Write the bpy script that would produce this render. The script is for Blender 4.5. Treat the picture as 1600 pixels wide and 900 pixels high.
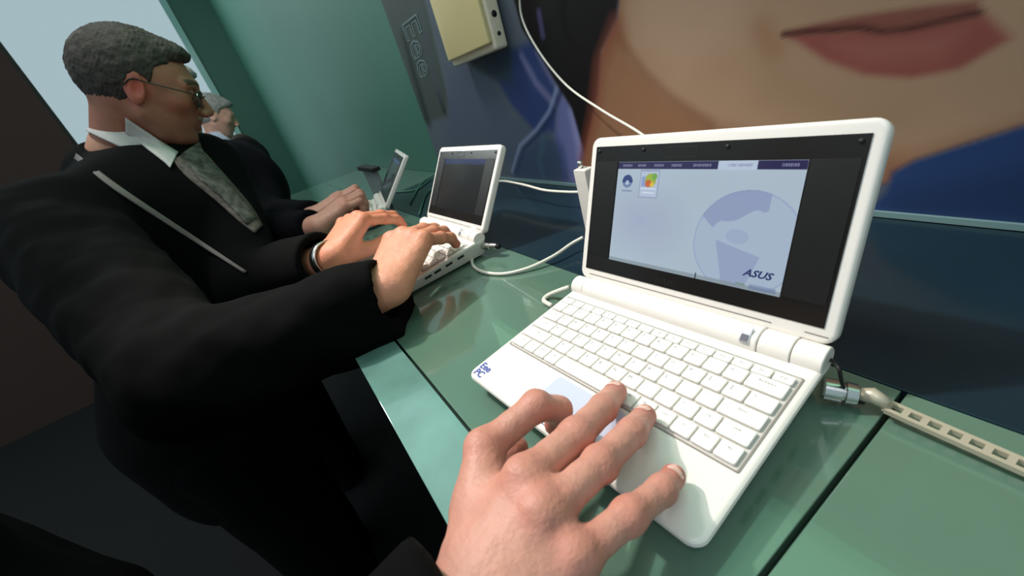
import bpy, bmesh, math, random
import numpy as np
from mathutils import Vector, Matrix
from mathutils.bvhtree import BVHTree

random.seed(3)
scene = bpy.context.scene
for o in list(bpy.data.objects):
    bpy.data.objects.remove(o)
COL = scene.collection

# ------------------------------------------------------------------ camera
CAM = np.array([0.29445, -0.09465, 0.24813])
ROT = np.array([[0.5939, 0.7572, -0.2719], [0.2291, -0.4831, -0.8451], [-0.7713, 0.4396, -0.4604]])
u_, s_, v_ = np.linalg.svd(ROT)
ROT = u_ @ v_
FPX = 634.83
cam_data = bpy.data.cameras.new('camera')
cam = bpy.data.objects.new('camera', cam_data)
COL.objects.link(cam)
cam_data.sensor_width = 36
cam_data.lens = 36 * FPX / 1600
cam_data.clip_start = 0.01
cam_data.dof.use_dof = True
cam_data.dof.focus_distance = 0.42
cam_data.dof.aperture_fstop = 10
M = Matrix.Identity(4)
for i in range(3):
    M[i][0] = ROT[0][i]; M[i][1] = -ROT[1][i]; M[i][2] = -ROT[2][i]; M[i][3] = CAM[i]
cam.matrix_world = M
scene.camera = cam

# ------------------------------------------------------------------ world, lights, exposure
world = bpy.data.worlds.new('hall')
scene.world = world
world.use_nodes = True
bg = world.node_tree.nodes['Background']
bg.inputs[0].default_value = (0.66, 0.88, 0.95, 1)
bg.inputs[1].default_value = 0.56
scene.view_settings.view_transform = 'Standard'
scene.view_settings.look = 'None'
scene.view_settings.exposure = 0.0
scene.view_settings.gamma = 1
scene.view_settings.use_curve_mapping = False


def lamp(name, loc, target, size, power, col, size_y=None):
    d = bpy.data.lights.new(name, 'AREA')
    d.energy = power; d.size = size; d.color = col
    if size_y:
        d.shape = 'RECTANGLE'; d.size_y = size_y
    o = bpy.data.objects.new(name, d); COL.objects.link(o)
    o.location = loc
    o.rotation_euler = (Vector(target) - Vector(loc)).to_track_quat('-Z', 'Y').to_euler()
    return o


sd = bpy.data.lights.new('stand_spotlight', 'SPOT')
sd.energy = 150; sd.color = (1.0, 0.93, 0.86); sd.spot_size = math.radians(27); sd.spot_blend = 0.45; sd.shadow_soft_size = 0.05
so = bpy.data.objects.new('stand_spotlight', sd); COL.objects.link(so)
so.location = (-1.0, -0.35, 1.75)
so.rotation_euler = (Vector((-0.13, 0.1, 0)) - Vector(so.location)).to_track_quat('-Z', 'Y').to_euler()
lamp('added_mural_fill', (-1.0, -0.25, 2.3), (-0.9, 0.46, 0.1), 0.5, 22, (1.0, 0.97, 0.92))  # added fill without a known fitting, brightens the left part of the mural
lamp('added_end_wall_fill', (-5.0, -1.2, 2.6), (-2.1, 0.3, 0.6), 0.8, 60, (0.9, 1.0, 0.96))  # added fill, put in only to lighten the green end wall
lamp('hall_lamp', (0.9, -1.0, 2.2), (0.0, 0.2, 0), 1.0, 10, (0.95, 0.96, 1.0))

# ------------------------------------------------------------------ projection helpers (pixels measured on the photograph -> metres)
TA = math.radians(4.4)
WS = np.array([math.cos(TA), -math.sin(TA), 0.0])     # along the counter
WT = np.array([math.sin(TA), math.cos(TA), 0.0])      # towards the wall
WALL_T = 0.458


def ray(x, y):
    return ROT.T @ np.array([(x - 800) / FPX, (y - 450) / FPX, 1.0])


def at(x, y, d):
    return CAM + d * ray(x, y)


def onz(x, y, z=0.0):
    d = ray(x, y)
    return CAM + d * (z - CAM[2]) / d[2]


def onwall(x, y, t=WALL_T):
    d = ray(x, y)
    return CAM + d * (t - WT @ CAM) / (WT @ d)


def ST(s, t, z=0.0):
    return WS * s + WT * t + np.array([0, 0, z])


# ------------------------------------------------------------------ materials
def lin(c):
    return tuple(((v / 255) / 12.92 if v / 255 <= 0.04045 else ((v / 255 + 0.055) / 1.055) ** 2.4) for v in c)


MATS = {}


def mat(name, rgb, rough=0.5, metal=0.0, coat=0.0, emit=0.0, spec=0.5, sss=0.0, noise=0.0, nscale=20, bump=0.0, bscale=300, attr=False, trans=0.0, alpha=1.0):
    if name in MATS:
        return MATS[name]
    m = bpy.data.materials.new(name); m.use_nodes = True
    nt = m.node_tree; b = nt.nodes['Principled BSDF']
    c = lin(rgb) + (1,)
    b.inputs['Base Color'].default_value = c
    b.inputs['Roughness'].default_value = rough
    b.inputs['Metallic'].default_value = metal
    b.inputs['Coat Weight'].default_value = coat
    b.inputs['Coat Roughness'].default_value = 0.03
    b.inputs['Specular IOR Level'].default_value = spec
    b.inputs['Transmission Weight'].default_value = trans
    b.inputs['Alpha'].default_value = alpha
    if sss:
        b.inputs['Subsurface Weight'].default_value = sss
        b.inputs['Subsurface Radius'].default_value = (0.006, 0.002, 0.001)
        b.inputs['Subsurface Scale'].default_value = 1.0
    src = None
    if attr:
        a = nt.nodes.new('ShaderNodeAttribute'); a.attribute_name = 'Col'
        src = a.outputs['Color']
    if noise:
        tc = nt.nodes.new('ShaderNodeTexCoord')
        n = nt.nodes.new('ShaderNodeTexNoise'); n.inputs['Scale'].default_value = nscale; n.inputs['Detail'].default_value = 4
        nt.links.new(tc.outputs['Object'], n.inputs['Vector'])
        mr = nt.nodes.new('ShaderNodeMapRange')
        mr.inputs['From Min'].default_value = 0.3; mr.inputs['From Max'].default_value = 0.7
        mr.inputs['To Min'].default_value = 1 - noise; mr.inputs['To Max'].default_value = 1 + noise
        nt.links.new(n.outputs['Fac'], mr.inputs['Value'])
        vm = nt.nodes.new('ShaderNodeVectorMath'); vm.operation = 'SCALE'
        if src:
            nt.links.new(src, vm.inputs[0])
        else:
            vm.inputs[0].default_value = c[:3]
        nt.links.new(mr.outputs[0], vm.inputs['Scale'])
        src = vm.outputs[0]
    if src and not emit:
        nt.links.new(src, b.inputs['Base Color'])
    if emit:
        b.inputs['Emission Strength'].default_value = emit
        if src:
            nt.links.new(src, b.inputs['Emission Color'])
            b.inputs['Base Color'].default_value = (0.01, 0.01, 0.01, 1)
        else:
            b.inputs['Emission Color'].default_value = c
    if bump:
        tc = nt.nodes.new('ShaderNodeTexCoord')
        n = nt.nodes.new('ShaderNodeTexNoise'); n.inputs['Scale'].default_value = bscale; n.inputs['Detail'].default_value = 3
        nt.links.new(tc.outputs['Object'], n.inputs['Vector'])
        bp = nt.nodes.new('ShaderNodeBump'); bp.inputs['Strength'].default_value = bump; bp.inputs['Distance'].default_value = 0.001
        nt.links.new(n.outputs['Fac'], bp.inputs['Height'])
        nt.links.new(bp.outputs[0], b.inputs['Normal'])
    MATS[name] = m
    return m


def clear_glass(name, tint, refl=1.0):
    if name in MATS:
        return MATS[name]
    m = bpy.data.materials.new(name); m.use_nodes = True
    nt = m.node_tree; nt.nodes.clear()
    out = nt.nodes.new('ShaderNodeOutputMaterial')
    tr = nt.nodes.new('ShaderNodeBsdfTransparent'); tr.inputs[0].default_value = lin(tint) + (1,)
    gl = nt.nodes.new('ShaderNodeBsdfGlossy'); gl.inputs['Roughness'].default_value = 0.02
    fr = nt.nodes.new('ShaderNodeFresnel'); fr.inputs[0].default_value = 1.52
    mx = nt.nodes.new('ShaderNodeMixShader')
    nt.links.new(fr.outputs[0], mx.inputs[0]); nt.links.new(tr.outputs[0], mx.inputs[1]); nt.links.new(gl.outputs[0], mx.inputs[2])
    nt.links.new(mx.outputs[0], out.inputs[0])
    MATS[name] = m
    return m


WHITE = mat('white_plastic', (236, 229, 222), 0.32, coat=0.25)
KEYW = mat('key_plastic', (238, 233, 226), 0.5)
GROOVE = mat('groove_grey', (138, 128, 122), 0.6)
LEGEND = mat('key_legend_ink', (120, 120, 125), 0.6)
TRAY = mat('key_gap_grey', (196, 190, 184), 0.6)
BLACKP = mat('black_bezel', (26, 24, 23), 0.25, spec=0.5, bump=0.05, bscale=900)
DARKP = mat('dark_rubber', (10, 10, 11), 0.6)
SILVER = mat('silver_metal', (205, 203, 200), 0.22, metal=1.0)
BRASS = mat('nickel_strap', (196, 186, 165), 0.38, metal=0.35)
CABLE = mat('white_cable', (222, 218, 205), 0.45)
INK_BLUE = mat('sticker_blue', (62, 80, 160), 0.5)
JACKET = mat('black_wool', (7, 7, 7), 0.9, spec=0.08, bump=0.4, bscale=700)
JACKET2 = mat('dark_navy_wool', (12, 10, 16), 0.9, spec=0.08, bump=0.3, bscale=700)
SHIRT = mat('white_shirt', (188, 182, 180), 0.8)
SKIN = mat('skin', (220, 160, 130), 0.5, sss=0.12, spec=0.35, noise=0.07, nscale=60, bump=0.55, bscale=380, attr=True)
HAIR = mat('grey_brown_hair', (52, 44, 38), 0.75, noise=0.5, nscale=60, bump=1.0, bscale=260)


# ------------------------------------------------------------------ object helpers
def tag(o, label=None, cat=None, group=None, kind=None):
    if label: o['label'] = label
    if cat: o['category'] = cat
    if group: o['group'] = group
    if kind: o['kind'] = kind
    return o


def empty(name, loc=(0, 0, 0), rz=0):
    o = bpy.data.objects.new(name, None); COL.objects.link(o)
    o.location = loc; o.rotation_euler = (0, 0, rz); o.empty_display_size = 0.02
    return o


def link(name, me, mats, parent=None, smooth=True, bevel=0.0, mw=None):
    if not isinstance(mats, (list, tuple)): mats = [mats]
    for m in mats: me.materials.append(m)
    if smooth:
        for p in me.polygons: p.use_smooth = True
    o = bpy.data.objects.new(name, me); COL.objects.link(o)
    if parent is not None:
        o.parent = parent
    if mw is not None: o.matrix_local = mw
    if bevel:
        b = o.modifiers.new('bevel', 'BEVEL'); b.width = bevel; b.segments = 3; b.limit_method = 'ANGLE'; b.angle_limit = math.radians(40)
    return o


def mesh_from(name, V, F):
    me = bpy.data.meshes.new(name)
    me.from_pydata([tuple(map(float, v)) for v in V], [], [tuple(map(int, f)) for f in F])
    me.update()
    return me


def flatsm(o, ang=35):
    o.data.set_sharp_from_angle(angle=math.radians(ang))
    return o


def rounded_rect(x0, x1, y0, y1, r, n=6):
    pts = []
    for cx, cy, a0 in ((x1 - r, y1 - r, 0), (x0 + r, y1 - r, 90), (x0 + r, y0 + r, 180), (x1 - r, y0 + r, 270)):
        for k in range(n + 1):
            a = math.radians(a0 + 90 * k / n)
            pts.append((cx + r * math.cos(a), cy + r * math.sin(a)))
    return pts


def slab(outline, z0, z1, edge=0.0, esteps=3, frame=None, zfun0=None, zfun1=None):
    """outline extruded z0..z1 with a rounded-over top and bottom rim; frame maps local->local3d"""
    pts = np.array(outline); c = pts.mean(0)
    # inward normals by neighbours
    nx = np.roll(pts, -1, 0) - np.roll(pts, 1, 0)
    nrm = np.stack([-nx[:, 1], nx[:, 0]], 1); nrm /= np.linalg.norm(nrm, axis=1)[:, None] + 1e-12
    rings = []
    if edge > 0:
        for k in range(esteps + 1):
            a = math.pi / 2 * k / esteps
            rings.append((edge * (1 - math.sin(a)), z0 + edge * (1 - math.cos(a))))
        for k in range(esteps + 1):
            a = math.pi / 2 * k / esteps
            rings.append((edge * (1 - math.cos(a)), z1 - edge * (1 - math.sin(a))))
    else:
        rings = [(0, z0), (0, z1)]
    V = []; n = len(pts)
    for off, z in rings:
        q = pts + nrm * off
        for p in q: V.append((p[0], p[1], z))
    F = []
    for r in range(len(rings) - 1):
        for i in range(n):
            j = (i + 1) % n
            F.append((r * n + i, r * n + j, (r + 1) * n + j, (r + 1) * n + i))
    F.append(tuple(reversed(range(n)))); F.append(tuple(range((len(rings) - 1) * n, len(rings) * n)))
    V = np.array(V)
    if frame is not None:
        V = np.array([frame(v) for v in V])
    return V, F


def boxv(x0, x1, y0, y1, z0, z1):
    V = [(x, y, z) for z in (z0, z1) for y in (y0, y1) for x in (x0, x1)]
    F = [(0, 2, 3, 1), (4, 5, 7, 6), (0, 1, 5, 4), (2, 6, 7, 3), (0, 4, 6, 2), (1, 3, 7, 5)]
    return np.array(V, float), F


def join(parts):
    V = []; F = []; off = 0
    for v, f in parts:
        V.append(np.asarray(v, float)); F += [tuple(i + off for i in q) for q in f]; off += len(v)
    return np.concatenate(V), F


def catmull(P, n=8):
    P = [np.array(p, float) for p in P]
    P = [2 * P[0] - P[1]] + P + [2 * P[-1] - P[-2]]
    out = []
    for i in range(1, len(P) - 2):
        for k in range(n):
            t = k / n
            a, b, c, d = P[i - 1:i + 3]
            out.append(0.5 * ((2 * b) + (-a + c) * t + (2 * a - 5 * b + 4 * c - d) * t * t + (-a + 3 * b - 3 * c + d) * t ** 3))
    out.append(P[-2])
    return np.array(out)


def tube(path, r, n=10, cap=True):
    path = np.asarray(path, float)
    V = []; F = []
    T = np.gradient(path, axis=0); T /= np.linalg.norm(T, axis=1)[:, None] + 1e-12
    u = np.cross(T[0], [0, 0, 1.0])
    if np.linalg.norm(u) < 1e-3: u = np.cross(T[0], [0, 1.0, 0])
    u /= np.linalg.norm(u)
    rr = r if hasattr(r, '__len__') else [r] * len(path)
    for i, p in enumerate(path):
        u = u - T[i] * (u @ T[i]); u /= np.linalg.norm(u)
        w = np.cross(T[i], u)
        for k in range(n):
            a = 2 * math.pi * k / n
            V.append(p + rr[i] * (math.cos(a) * u + math.sin(a) * w))
    for i in range(len(path) - 1):
        for k in range(n):
            l = (k + 1) % n
            F.append((i * n + k, i * n + l, (i + 1) * n + l, (i + 1) * n + k))
    if cap:
        F.append(tuple(reversed(range(n)))); F.append(tuple(range((len(path) - 1) * n, len(path) * n)))
    return np.array(V), F


def text_geo(s, size, italic=0.0, bold=0.0, res=2, extrude=0.0):
    c = bpy.data.curves.new('t', 'FONT'); c.body = s; c.size = size; c.align_x = 'CENTER'; c.align_y = 'CENTER'
    c.shear = italic; c.offset = bold; c.resolution_u = res; c.extrude = extrude
    o = bpy.data.objects.new('t', c); COL.objects.link(o)
    dg = bpy.context.evaluated_depsgraph_get(); dg.update()
    me = bpy.data.meshes.new_from_object(o.evaluated_get(dg))
    V = np.array([tuple(v.co) for v in me.vertices]); F = [tuple(p.vertices) for p in me.polygons]
    bpy.data.objects.remove(o); bpy.data.curves.remove(c); bpy.data.meshes.remove(me)
    return V, F


# ------------------------------------------------------------------ implicit-surface mesher (smooth organic bodies)
def smin(a, b, k):
    h = np.clip(0.5 + 0.5 * (b - a) / k, 0, 1)
    return b * (1 - h) + a * h - k * h * (1 - h)


def smax(a, b, k):
    return -smin(-a, -b, k)


def cap(p, a, b, r1, r2=None):
    if r2 is None: r2 = r1
    a = np.asarray(a, np.float32); b = np.asarray(b, np.float32)
    ba = b - a; q = p - a
    t = np.clip(q @ ba / (ba @ ba + 1e-12), 0, 1)
    return np.linalg.norm(q - t[:, None] * ba, axis=1) - (r1 + (r2 - r1) * t)


def ell(p, c, r, A=None):
    q = p - np.asarray(c, np.float32)
    if A is not None: q = q @ np.asarray(A, np.float32).T
    r = np.asarray(r, np.float32)
    k0 = np.linalg.norm(q / r, axis=1); k1 = np.linalg.norm(q / (r * r), axis=1) + 1e-9
    return k0 * (k0 - 1) / k1


def wob(p, f, seed=0.0):
    x, y, z = p[:, 0] * f + seed, p[:, 1] * f + seed * 1.7, p[:, 2] * f - seed
    return (np.sin(x + 1.3 * np.sin(y * 0.9 + 0.7)) + np.sin(y * 1.1 + 1.2 * np.sin(z * 1.2)) + np.sin(z * 0.95 + 1.4 * np.sin(x * 1.05 + 2))) / 3


def mesh_sdf(name, sdf, lo, hi, h, B=12):
    lo = np.array(lo, float); hi = np.array(hi, float)
    nb = np.maximum(1, np.ceil((hi - lo) / (h * B)).astype(int))
    bi = np.stack(np.meshgrid(*[np.arange(n) for n in nb], indexing='ij'), -1).reshape(-1, 3)
    cen = (lo + (bi + 0.5) * B * h).astype(np.float32)
    d = np.concatenate([sdf(cen[i:i + 200000]) for i in range(0, len(cen), 200000)])
    bi = bi[np.abs(d) < B * h * 0.87 * 1.5 + 0.006]
    nn = B + 1
    off = np.stack(np.meshgrid(*[np.arange(nn)] * 3, indexing='ij'), -1).reshape(-1, 3)
    keys = []; pos = []; edges = [[], [], []]; sgn = [[], [], []]
    BIG = 1 << 20
    def key(ijk): return (ijk[..., 0].astype(np.int64) * BIG + ijk[..., 1]) * BIG + ijk[..., 2]
    CH = max(1, 400000 // nn ** 3)
    cidx = np.stack(np.meshgrid(*[np.arange(B)] * 3, indexing='ij'), -1)
    for s in range(0, len(bi), CH):
        bb = bi[s:s + CH]
        P = (lo + (bb[:, None, :] * B + off[None]) * h).reshape(-1, 3).astype(np.float32)
        v = sdf(P).reshape(len(bb), nn, nn, nn)
        neg = v < 0
        acc = np.zeros((len(bb), B, B, B, 3)); cnt = np.zeros((len(bb), B, B, B))
        for ax in range(3):
            sl0 = [slice(None)] * 4; sl1 = [slice(None)] * 4
            sl0[ax + 1] = slice(0, B); sl1[ax + 1] = slice(1, B + 1)
            a = v[tuple(sl0)]; b = v[tuple(sl1)]
            cr = (a < 0) != (b < 0)
            t = np.where(cr, a / np.where(cr, a - b, 1), 0)
            oth = [k for k in range(3) if k != ax]
            for du in (0, 1):
                for dv in (0, 1):
                    sl = [slice(None)] * 4
                    sl[oth[0] + 1] = slice(du, du + B); sl[oth[1] + 1] = slice(dv, dv + B)
                    c = cr[tuple(sl)]; tt = t[tuple(sl)]
                    cnt += c
                    acc[..., ax] += np.where(c, tt, 0)
                    acc[..., oth[0]] += c * du; acc[..., oth[1]] += c * dv
            # edges belonging to this block: start nodes in 0..B-1 for all axes
            sl = [slice(None)] + [slice(0, B)] * 3
            ce = cr[tuple(sl)]
            w = np.argwhere(ce)
            if len(w):
                g = bb[w[:, 0]] * B + w[:, 1:]
                edges[ax].append(g); sgn[ax].append(neg[w[:, 0], w[:, 1], w[:, 2], w[:, 3]])
        w = np.argwhere(cnt > 0)
        if len(w):
            g = bb[w[:, 0]] * B + w[:, 1:]
            p = acc[w[:, 0], w[:, 1], w[:, 2], w[:, 3]] / cnt[w[:, 0], w[:, 1], w[:, 2], w[:, 3]][:, None]
            keys.append(key(g + 1)); pos.append(lo + (g + p) * h)
    keys = np.concatenate(keys); pos = np.concatenate(pos)
    order = np.argsort(keys); ks = keys[order]; V = pos[order]
    F = []
    for ax in range(3):
        if not edges[ax]: continue
        g = np.concatenate(edges[ax]) + 1; sg = np.concatenate(sgn[ax])
        o1 = np.zeros(3, int); o2 = np.zeros(3, int)
        o1[(ax + 1) % 3] = 1; o2[(ax + 2) % 3] = 1
        q = np.stack([key(g - o1 - o2), key(g - o2), key(g), key(g - o1)], 1)
        idx = np.searchsorted(ks, q); idx = np.clip(idx, 0, len(ks) - 1)
        ok = (ks[idx] == q).all(1)
        idx = idx[ok]; sg = sg[ok]
        idx[~sg] = idx[~sg][:, ::-1]
        F.append(idx)
    F = np.concatenate(F)
    me = bpy.data.meshes.new(name)
    me.vertices.add(len(V)); me.vertices.foreach_set('co', V.astype(np.float32).ravel())
    me.loops.add(len(F) * 4); me.loops.foreach_set('vertex_index', F.astype(np.int32).ravel())
    me.polygons.add(len(F)); me.polygons.foreach_set('loop_start', np.arange(len(F), dtype=np.int32) * 4)
    me.polygons.foreach_set('loop_total', np.full(len(F), 4, np.int32))
    me.update(calc_edges=True); me.validate()
    return me


def vcol(me, cols):
    a = me.color_attributes.new('Col', 'FLOAT_COLOR', 'POINT')
    c = np.ones((len(me.vertices), 4), np.float32); c[:, :3] = cols
    a.data.foreach_set('color', c.ravel())


def verts(me):
    v = np.zeros(len(me.vertices) * 3, np.float32); me.vertices.foreach_get('co', v)
    return v.reshape(-1, 3)


def join_meshes(name, mes):
    bm = bmesh.new()
    for m in mes: bm.from_mesh(m)
    out = bpy.data.meshes.new(name); bm.to_mesh(out); bm.free()
    return out


# =================================================================== SETTING
def wallbox(name, s0, s1, t0, t1, z0, z1, m, kind='structure', parent=None, bevel=0):
    V, F = boxv(s0, s1, t0, t1, z0, z1)
    V = np.array([ST(*v) for v in V])
    o = link(name, mesh_from(name, V, F), m, parent, smooth=False, bevel=bevel)
    if kind and parent is None: o['kind'] = kind
    return o


GREENW = mat('green_wall_paint', (62, 114, 97), 0.45, noise=0.05, nscale=1.5)
wallbox('floor', -9, 4, -6, 4, -1.05, -1.0, mat('hall_carpet', (7, 7, 8), 0.95, noise=0.2, nscale=60))
wallbox('wall_back', -6.5, -1.07, WALL_T + 0.001, WALL_T + 0.06, -1.0, 3.2, GREENW)
wallbox('wall_end', -6.58, -6.5, 0.05, WALL_T + 0.06, -1.0, 3.2, GREENW)
wallbox('trim_1', -6.60, -6.48, -0.02, 0.05, -1.0, 3.2, mat('mint_glass_edge', (150, 205, 190), 0.15, coat=1))
wallbox('wall_left', -3.6, -3.5, -4.2, -0.9, -1.0, 2.0, mat('brown_partition', (58, 38, 32), 0.8))
wallbox('wall_mural', -1.07, 1.0, WALL_T + 0.004, WALL_T + 0.06, -1.0, 0.62, mat('panel_core', (60, 66, 74), 0.6))
wallbox('trim_2', -1.07, 1.0, WALL_T - 0.004, WALL_T + 0.003, 0.0, 0.006, mat('pale_glass_rail', (120, 150, 150), 0.2, coat=1))
glow_panel = wallbox('added_glow_panel', -1.07, 1.0, WALL_T - 0.02, WALL_T + 0.06, 0.63, 1.9, mat('added_mint_glow', (140, 205, 165), 0.4, emit=1.2), kind=None)  # added glowing panel out of view, put in to reflect in the counter glass
tag(glow_panel, 'unseen glowing mint panel added above the portrait wall for its reflection', 'added glow panel')

# ---- mural print (flat poster on the wall), painted in wall coordinates
def mural():
    h = 0.003
    s0, s1, z0, z1 = -1.068, 0.9, 0.006, 0.618
    S = np.arange(s0, s1, h); Z = np.arange(z0, z1, h)
    SS, ZZ = np.meshgrid(S, Z, indexing='ij')
    col = np.zeros(SS.shape + (3,)); col[:] = lin((74, 82, 104))

    def W(p):
        if len(p) == 3: return (p[0], p[1])
        P = onwall(*p); return (WS @ P, P[2])

    def sd(poly):
        P = np.array([W(p) for p in poly]); n = len(P)
        d = np.full(SS.shape, 1e9); ins = np.zeros(SS.shape, bool)
        for i in range(n):
            a = P[i]; b = P[(i + 1) % n]; e = b - a
            wx = SS - a[0]; wy = ZZ - a[1]
            t = np.clip((wx * e[0] + wy * e[1]) / (e @ e + 1e-12), 0, 1)
            d = np.minimum(d, np.hypot(wx - t * e[0], wy - t * e[1]))
            c = ((a[1] > ZZ) != (b[1] > ZZ)) & (SS < (b[0] - a[0]) * (ZZ - a[1]) / (b[1] - a[1] + 1e-12) + a[0])
            ins ^= c
        return np.where(ins, -d, d)

    def paint(poly, rgb, soft=0.004, op=1.0):
        a = np.clip(0.5 - sd(poly) / (2 * soft), 0, 1); a = a * a * (3 - 2 * a) * op
        col[:] = col * (1 - a[..., None]) + np.array(lin(rgb)) * a[..., None]

    def line(pts, rgb, w, soft=0.004, op=1.0):
        P = np.array([W(p) for p in pts]); d = np.full(SS.shape, 1e9)
        for a, b in zip(P[:-1], P[1:]):
            e = b - a; wx = SS - a[0]; wy = ZZ - a[1]
            t = np.clip((wx * e[0] + wy * e[1]) / (e @ e + 1e-12), 0, 1)
            d = np.minimum(d, np.hypot(wx - t * e[0], wy - t * e[1]))
        a = np.clip(0.5 - (d - w) / (2 * soft), 0, 1) * op
        col[:] = col * (1 - a[..., None]) + np.array(lin(rgb)) * a[..., None]
    # left strip
    paint([(560, -60), (663, 193), (706, 180), (650, -60)], (62, 73, 74), 0.012)
    line([(632, 60), (648, 120), (668, 188)], (20, 34, 36), 0.018, 0.018)
    line([(686, 150), (694, 172)], (24, 32, 34), 0.012, 0.012)
    line([(655, 28), (672, 90), (685, 150)], (58, 64, 84), 0.02, 0.02, 0.6)
    # folds of the blue coat
    paint([(700, 110), (745, 100), (800, 180), (850, 212), (800, 260), (760, 215), (700, 225)], (68, 78, 108), 0.02)
    paint([(760, 95), (840, 60), (872, 130), (868, 205), (838, 208), (800, 165)], (34, 52, 112), 0.012)
    paint([(742, 100), (800, 78), (800, 130), (770, 125)], (34, 52, 70), 0.015, 0.9)
    line([(815, 88), (838, 130), (868, 165)], (105, 105, 160), 0.006, 0.008, 0.8)
    line([(845, 78), (862, 110), (885, 150)], (120, 116, 168), 0.012, 0.012, 0.8)
    paint([(872, 140), (905, 190), (916, 285), (888, 285), (868, 215)], (88, 92, 158), 0.012)
    line([(872, 132), (858, 175), (838, 203), (812, 228), (800, 268)], (110, 122, 172), 0.004, 0.004, 0.9)
    line([(878, 140), (864, 178), (845, 206), (820, 232), (806, 270)], (26, 40, 84), 0.005, 0.005, 0.9)
    paint([(810, 245), (850, 208), (880, 230), (890, 285), (800, 285)], (40, 60, 100), 0.015, 0.8)
    line([(850, 215), (842, 250), (850, 280)], (56, 84, 110), 0.006, 0.008, 0.7)
    line([(870, 215), (880, 250), (882, 280)], (60, 70, 140), 0.006, 0.008, 0.7)
    line([(893, 175), (905, 230), (910, 280)], (130, 128, 190), 0.007, 0.01, 0.7)
    # hair
    paint([(770, -120), (985, -120), (962, 30), (938, 80), (934, 140), (925, 195), (916, 245), (906, 215), (893, 170), (868, 130), (845, 90), (815, 45)], (20, 14, 17), 0.005)
    line([(842, 20), (848, 55)], (70, 66, 120), 0.005, 0.005, 0.8)
    # neck and face
    paint([(985, -120), (965, 30), (940, 80), (934, 150), (922, 200), (908, 262), (1100, 330), (1390, 285), (1428, 250), (1600, 195), (0.9, 0.10, 0), (0.9, 0.62, 0), (0.0, 0.62, 0)], (168, 116, 78), 0.005)
    line([(962, 40), (938, 100), (928, 180), (912, 250)], (150, 72, 46), 0.010, 0.014, 0.8)
    paint([(975, 15), (985, -120), (0.0, 0.66, 0), (0.9, 0.66, 0), (0.9, 0.16, 0), (1600, 190), (1430, 240), (1250, 225), (1120, 195), (1040, 150), (985, 90)], (190, 150, 116), 0.016)
    line([(968, 60), (1008, 115), (1050, 155), (1110, 195)], (140, 88, 56), 0.006, 0.008, 0.55)
    paint([(1000, -80), (1180, -80), (1150, 60), (1060, 120), (1000, 60)], (204, 166, 136), 0.03, 0.6)
    paint([(1190, 75), (1260, 120), (1424, 165), (1424, 215), (1300, 215), (1180, 160)], (172, 138, 100), 0.03, 0.6)
    line([(1190, 45), (1210, 75)], (170, 112, 70), 0.008, 0.012, 0.6)
    # lips
    paint([(1222, 50), (1262, 40), (1330, 26), (1424, 12), (1530, 0), (1530, 26), (1424, 44), (1300, 52), (1235, 58)], (150, 84, 70), 0.004)
    paint([(1225, 55), (1300, 50), (1424, 42), (1540, 22), (1580, 60), (1500, 108), (1424, 122), (1350, 117), (1290, 95), (1250, 68)], (165, 82, 72), 0.005)
    paint([(1300, 68), (1424, 60), (1500, 50), (1470, 92), (1350, 98)], (182, 104, 94), 0.014, 0.7)
    line([(1224, 54), (1262, 49), (1310, 46), (1340, 43), (1380, 49), (1424, 44), (1530, 20)], (70, 26, 22), 0.0022, 0.003)
    # collar at the right
    paint([(1385, 300), (1392, 268), (1430, 250), (1600, 195), (0.9, 0.12, 0), (0.9, -0.1, 0), (0.0, -0.1, 0), (1300, 380)], (24, 52, 108), 0.005)
    paint([(1395, 300), (1600, 260), (0.9, 0.05, 0), (0.9, -0.1, 0), (0.1, -0.1, 0)], (18, 42, 86), 0.02, 0.8)
    nS, nZ = SS.shape
    P = SS[..., None] * WS + WALL_T * WT + ZZ[..., None] * np.array([0, 0, 1.0])
    V = P.reshape(-1, 3)
    # real thickness: back layer corners joined with a border
    idx = np.arange(nS * nZ).reshape(nS, nZ)
    Q = np.stack([idx[:-1, :-1], idx[1:, :-1], idx[1:, 1:], idx[:-1, 1:]], -1).reshape(-1, 4)
    loop = list(idx[:, 0]) + list(idx[-1, 1:]) + list(idx[-2::-1, -1]) + list(idx[0, -2:0:-1])
    n0 = len(V)
    V2 = V[loop] + WT * 0.003
    F = [tuple(q) for q in Q]; m = len(loop)
    for i in range(m):
        j = (i + 1) % m
        F.append((loop[j], loop[i], n0 + i, n0 + j))
    me = mesh_from('mural', np.concatenate([V, V2]), F)
    c = col.reshape(-1, 3)
    g = c @ np.array([0.25, 0.65, 0.10])
    c = c * 0.82 + g[:, None] * 0.18
    bl = np.clip((c[:, 2] - c[:, 0]) / (c[:, 2] + 1e-6) * 2.5, 0, 1)[:, None]
    c = c * (1 - bl) + c * np.array([1.38, 1.42, 1.18]) * bl
    c = c * (1 - (1 - bl) * np.array([0.16, 0.20, 0.24]))
    vcol(me, np.concatenate([c, c[loop]]))
    o = link('mural', me, mat('mural_print', (128, 128, 128), 0.5, attr=True, spec=0.3), smooth=False)
    tag(o, 'huge printed portrait of a person in a blue coat on the wall behind the counter', 'mural')
    # rotated outline lettering printed on the left strip
    V, F = text_geo('Eee', 0.22, bold=0.003)
    a = onwall(640, 28); b = onwall(664, 118)
    up = np.array([0, 0, 1.0])
    cen = (a + b) / 2 - WT * 0.001
    rd = -up; pu = WS            # text reads downwards
    L = np.array([cen + rd * v[0] * 0.46 + pu * v[1] * 0.75 for v in V])
    Lb = L + WT * 0.0008
    o2 = link('lettering', mesh_from('lettering', L, F), mat('lettering_ink', (120, 142, 142), 0.6), o, smooth=False)
    V, F = text_geo('Eee', 0.22, bold=-0.004)
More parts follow.
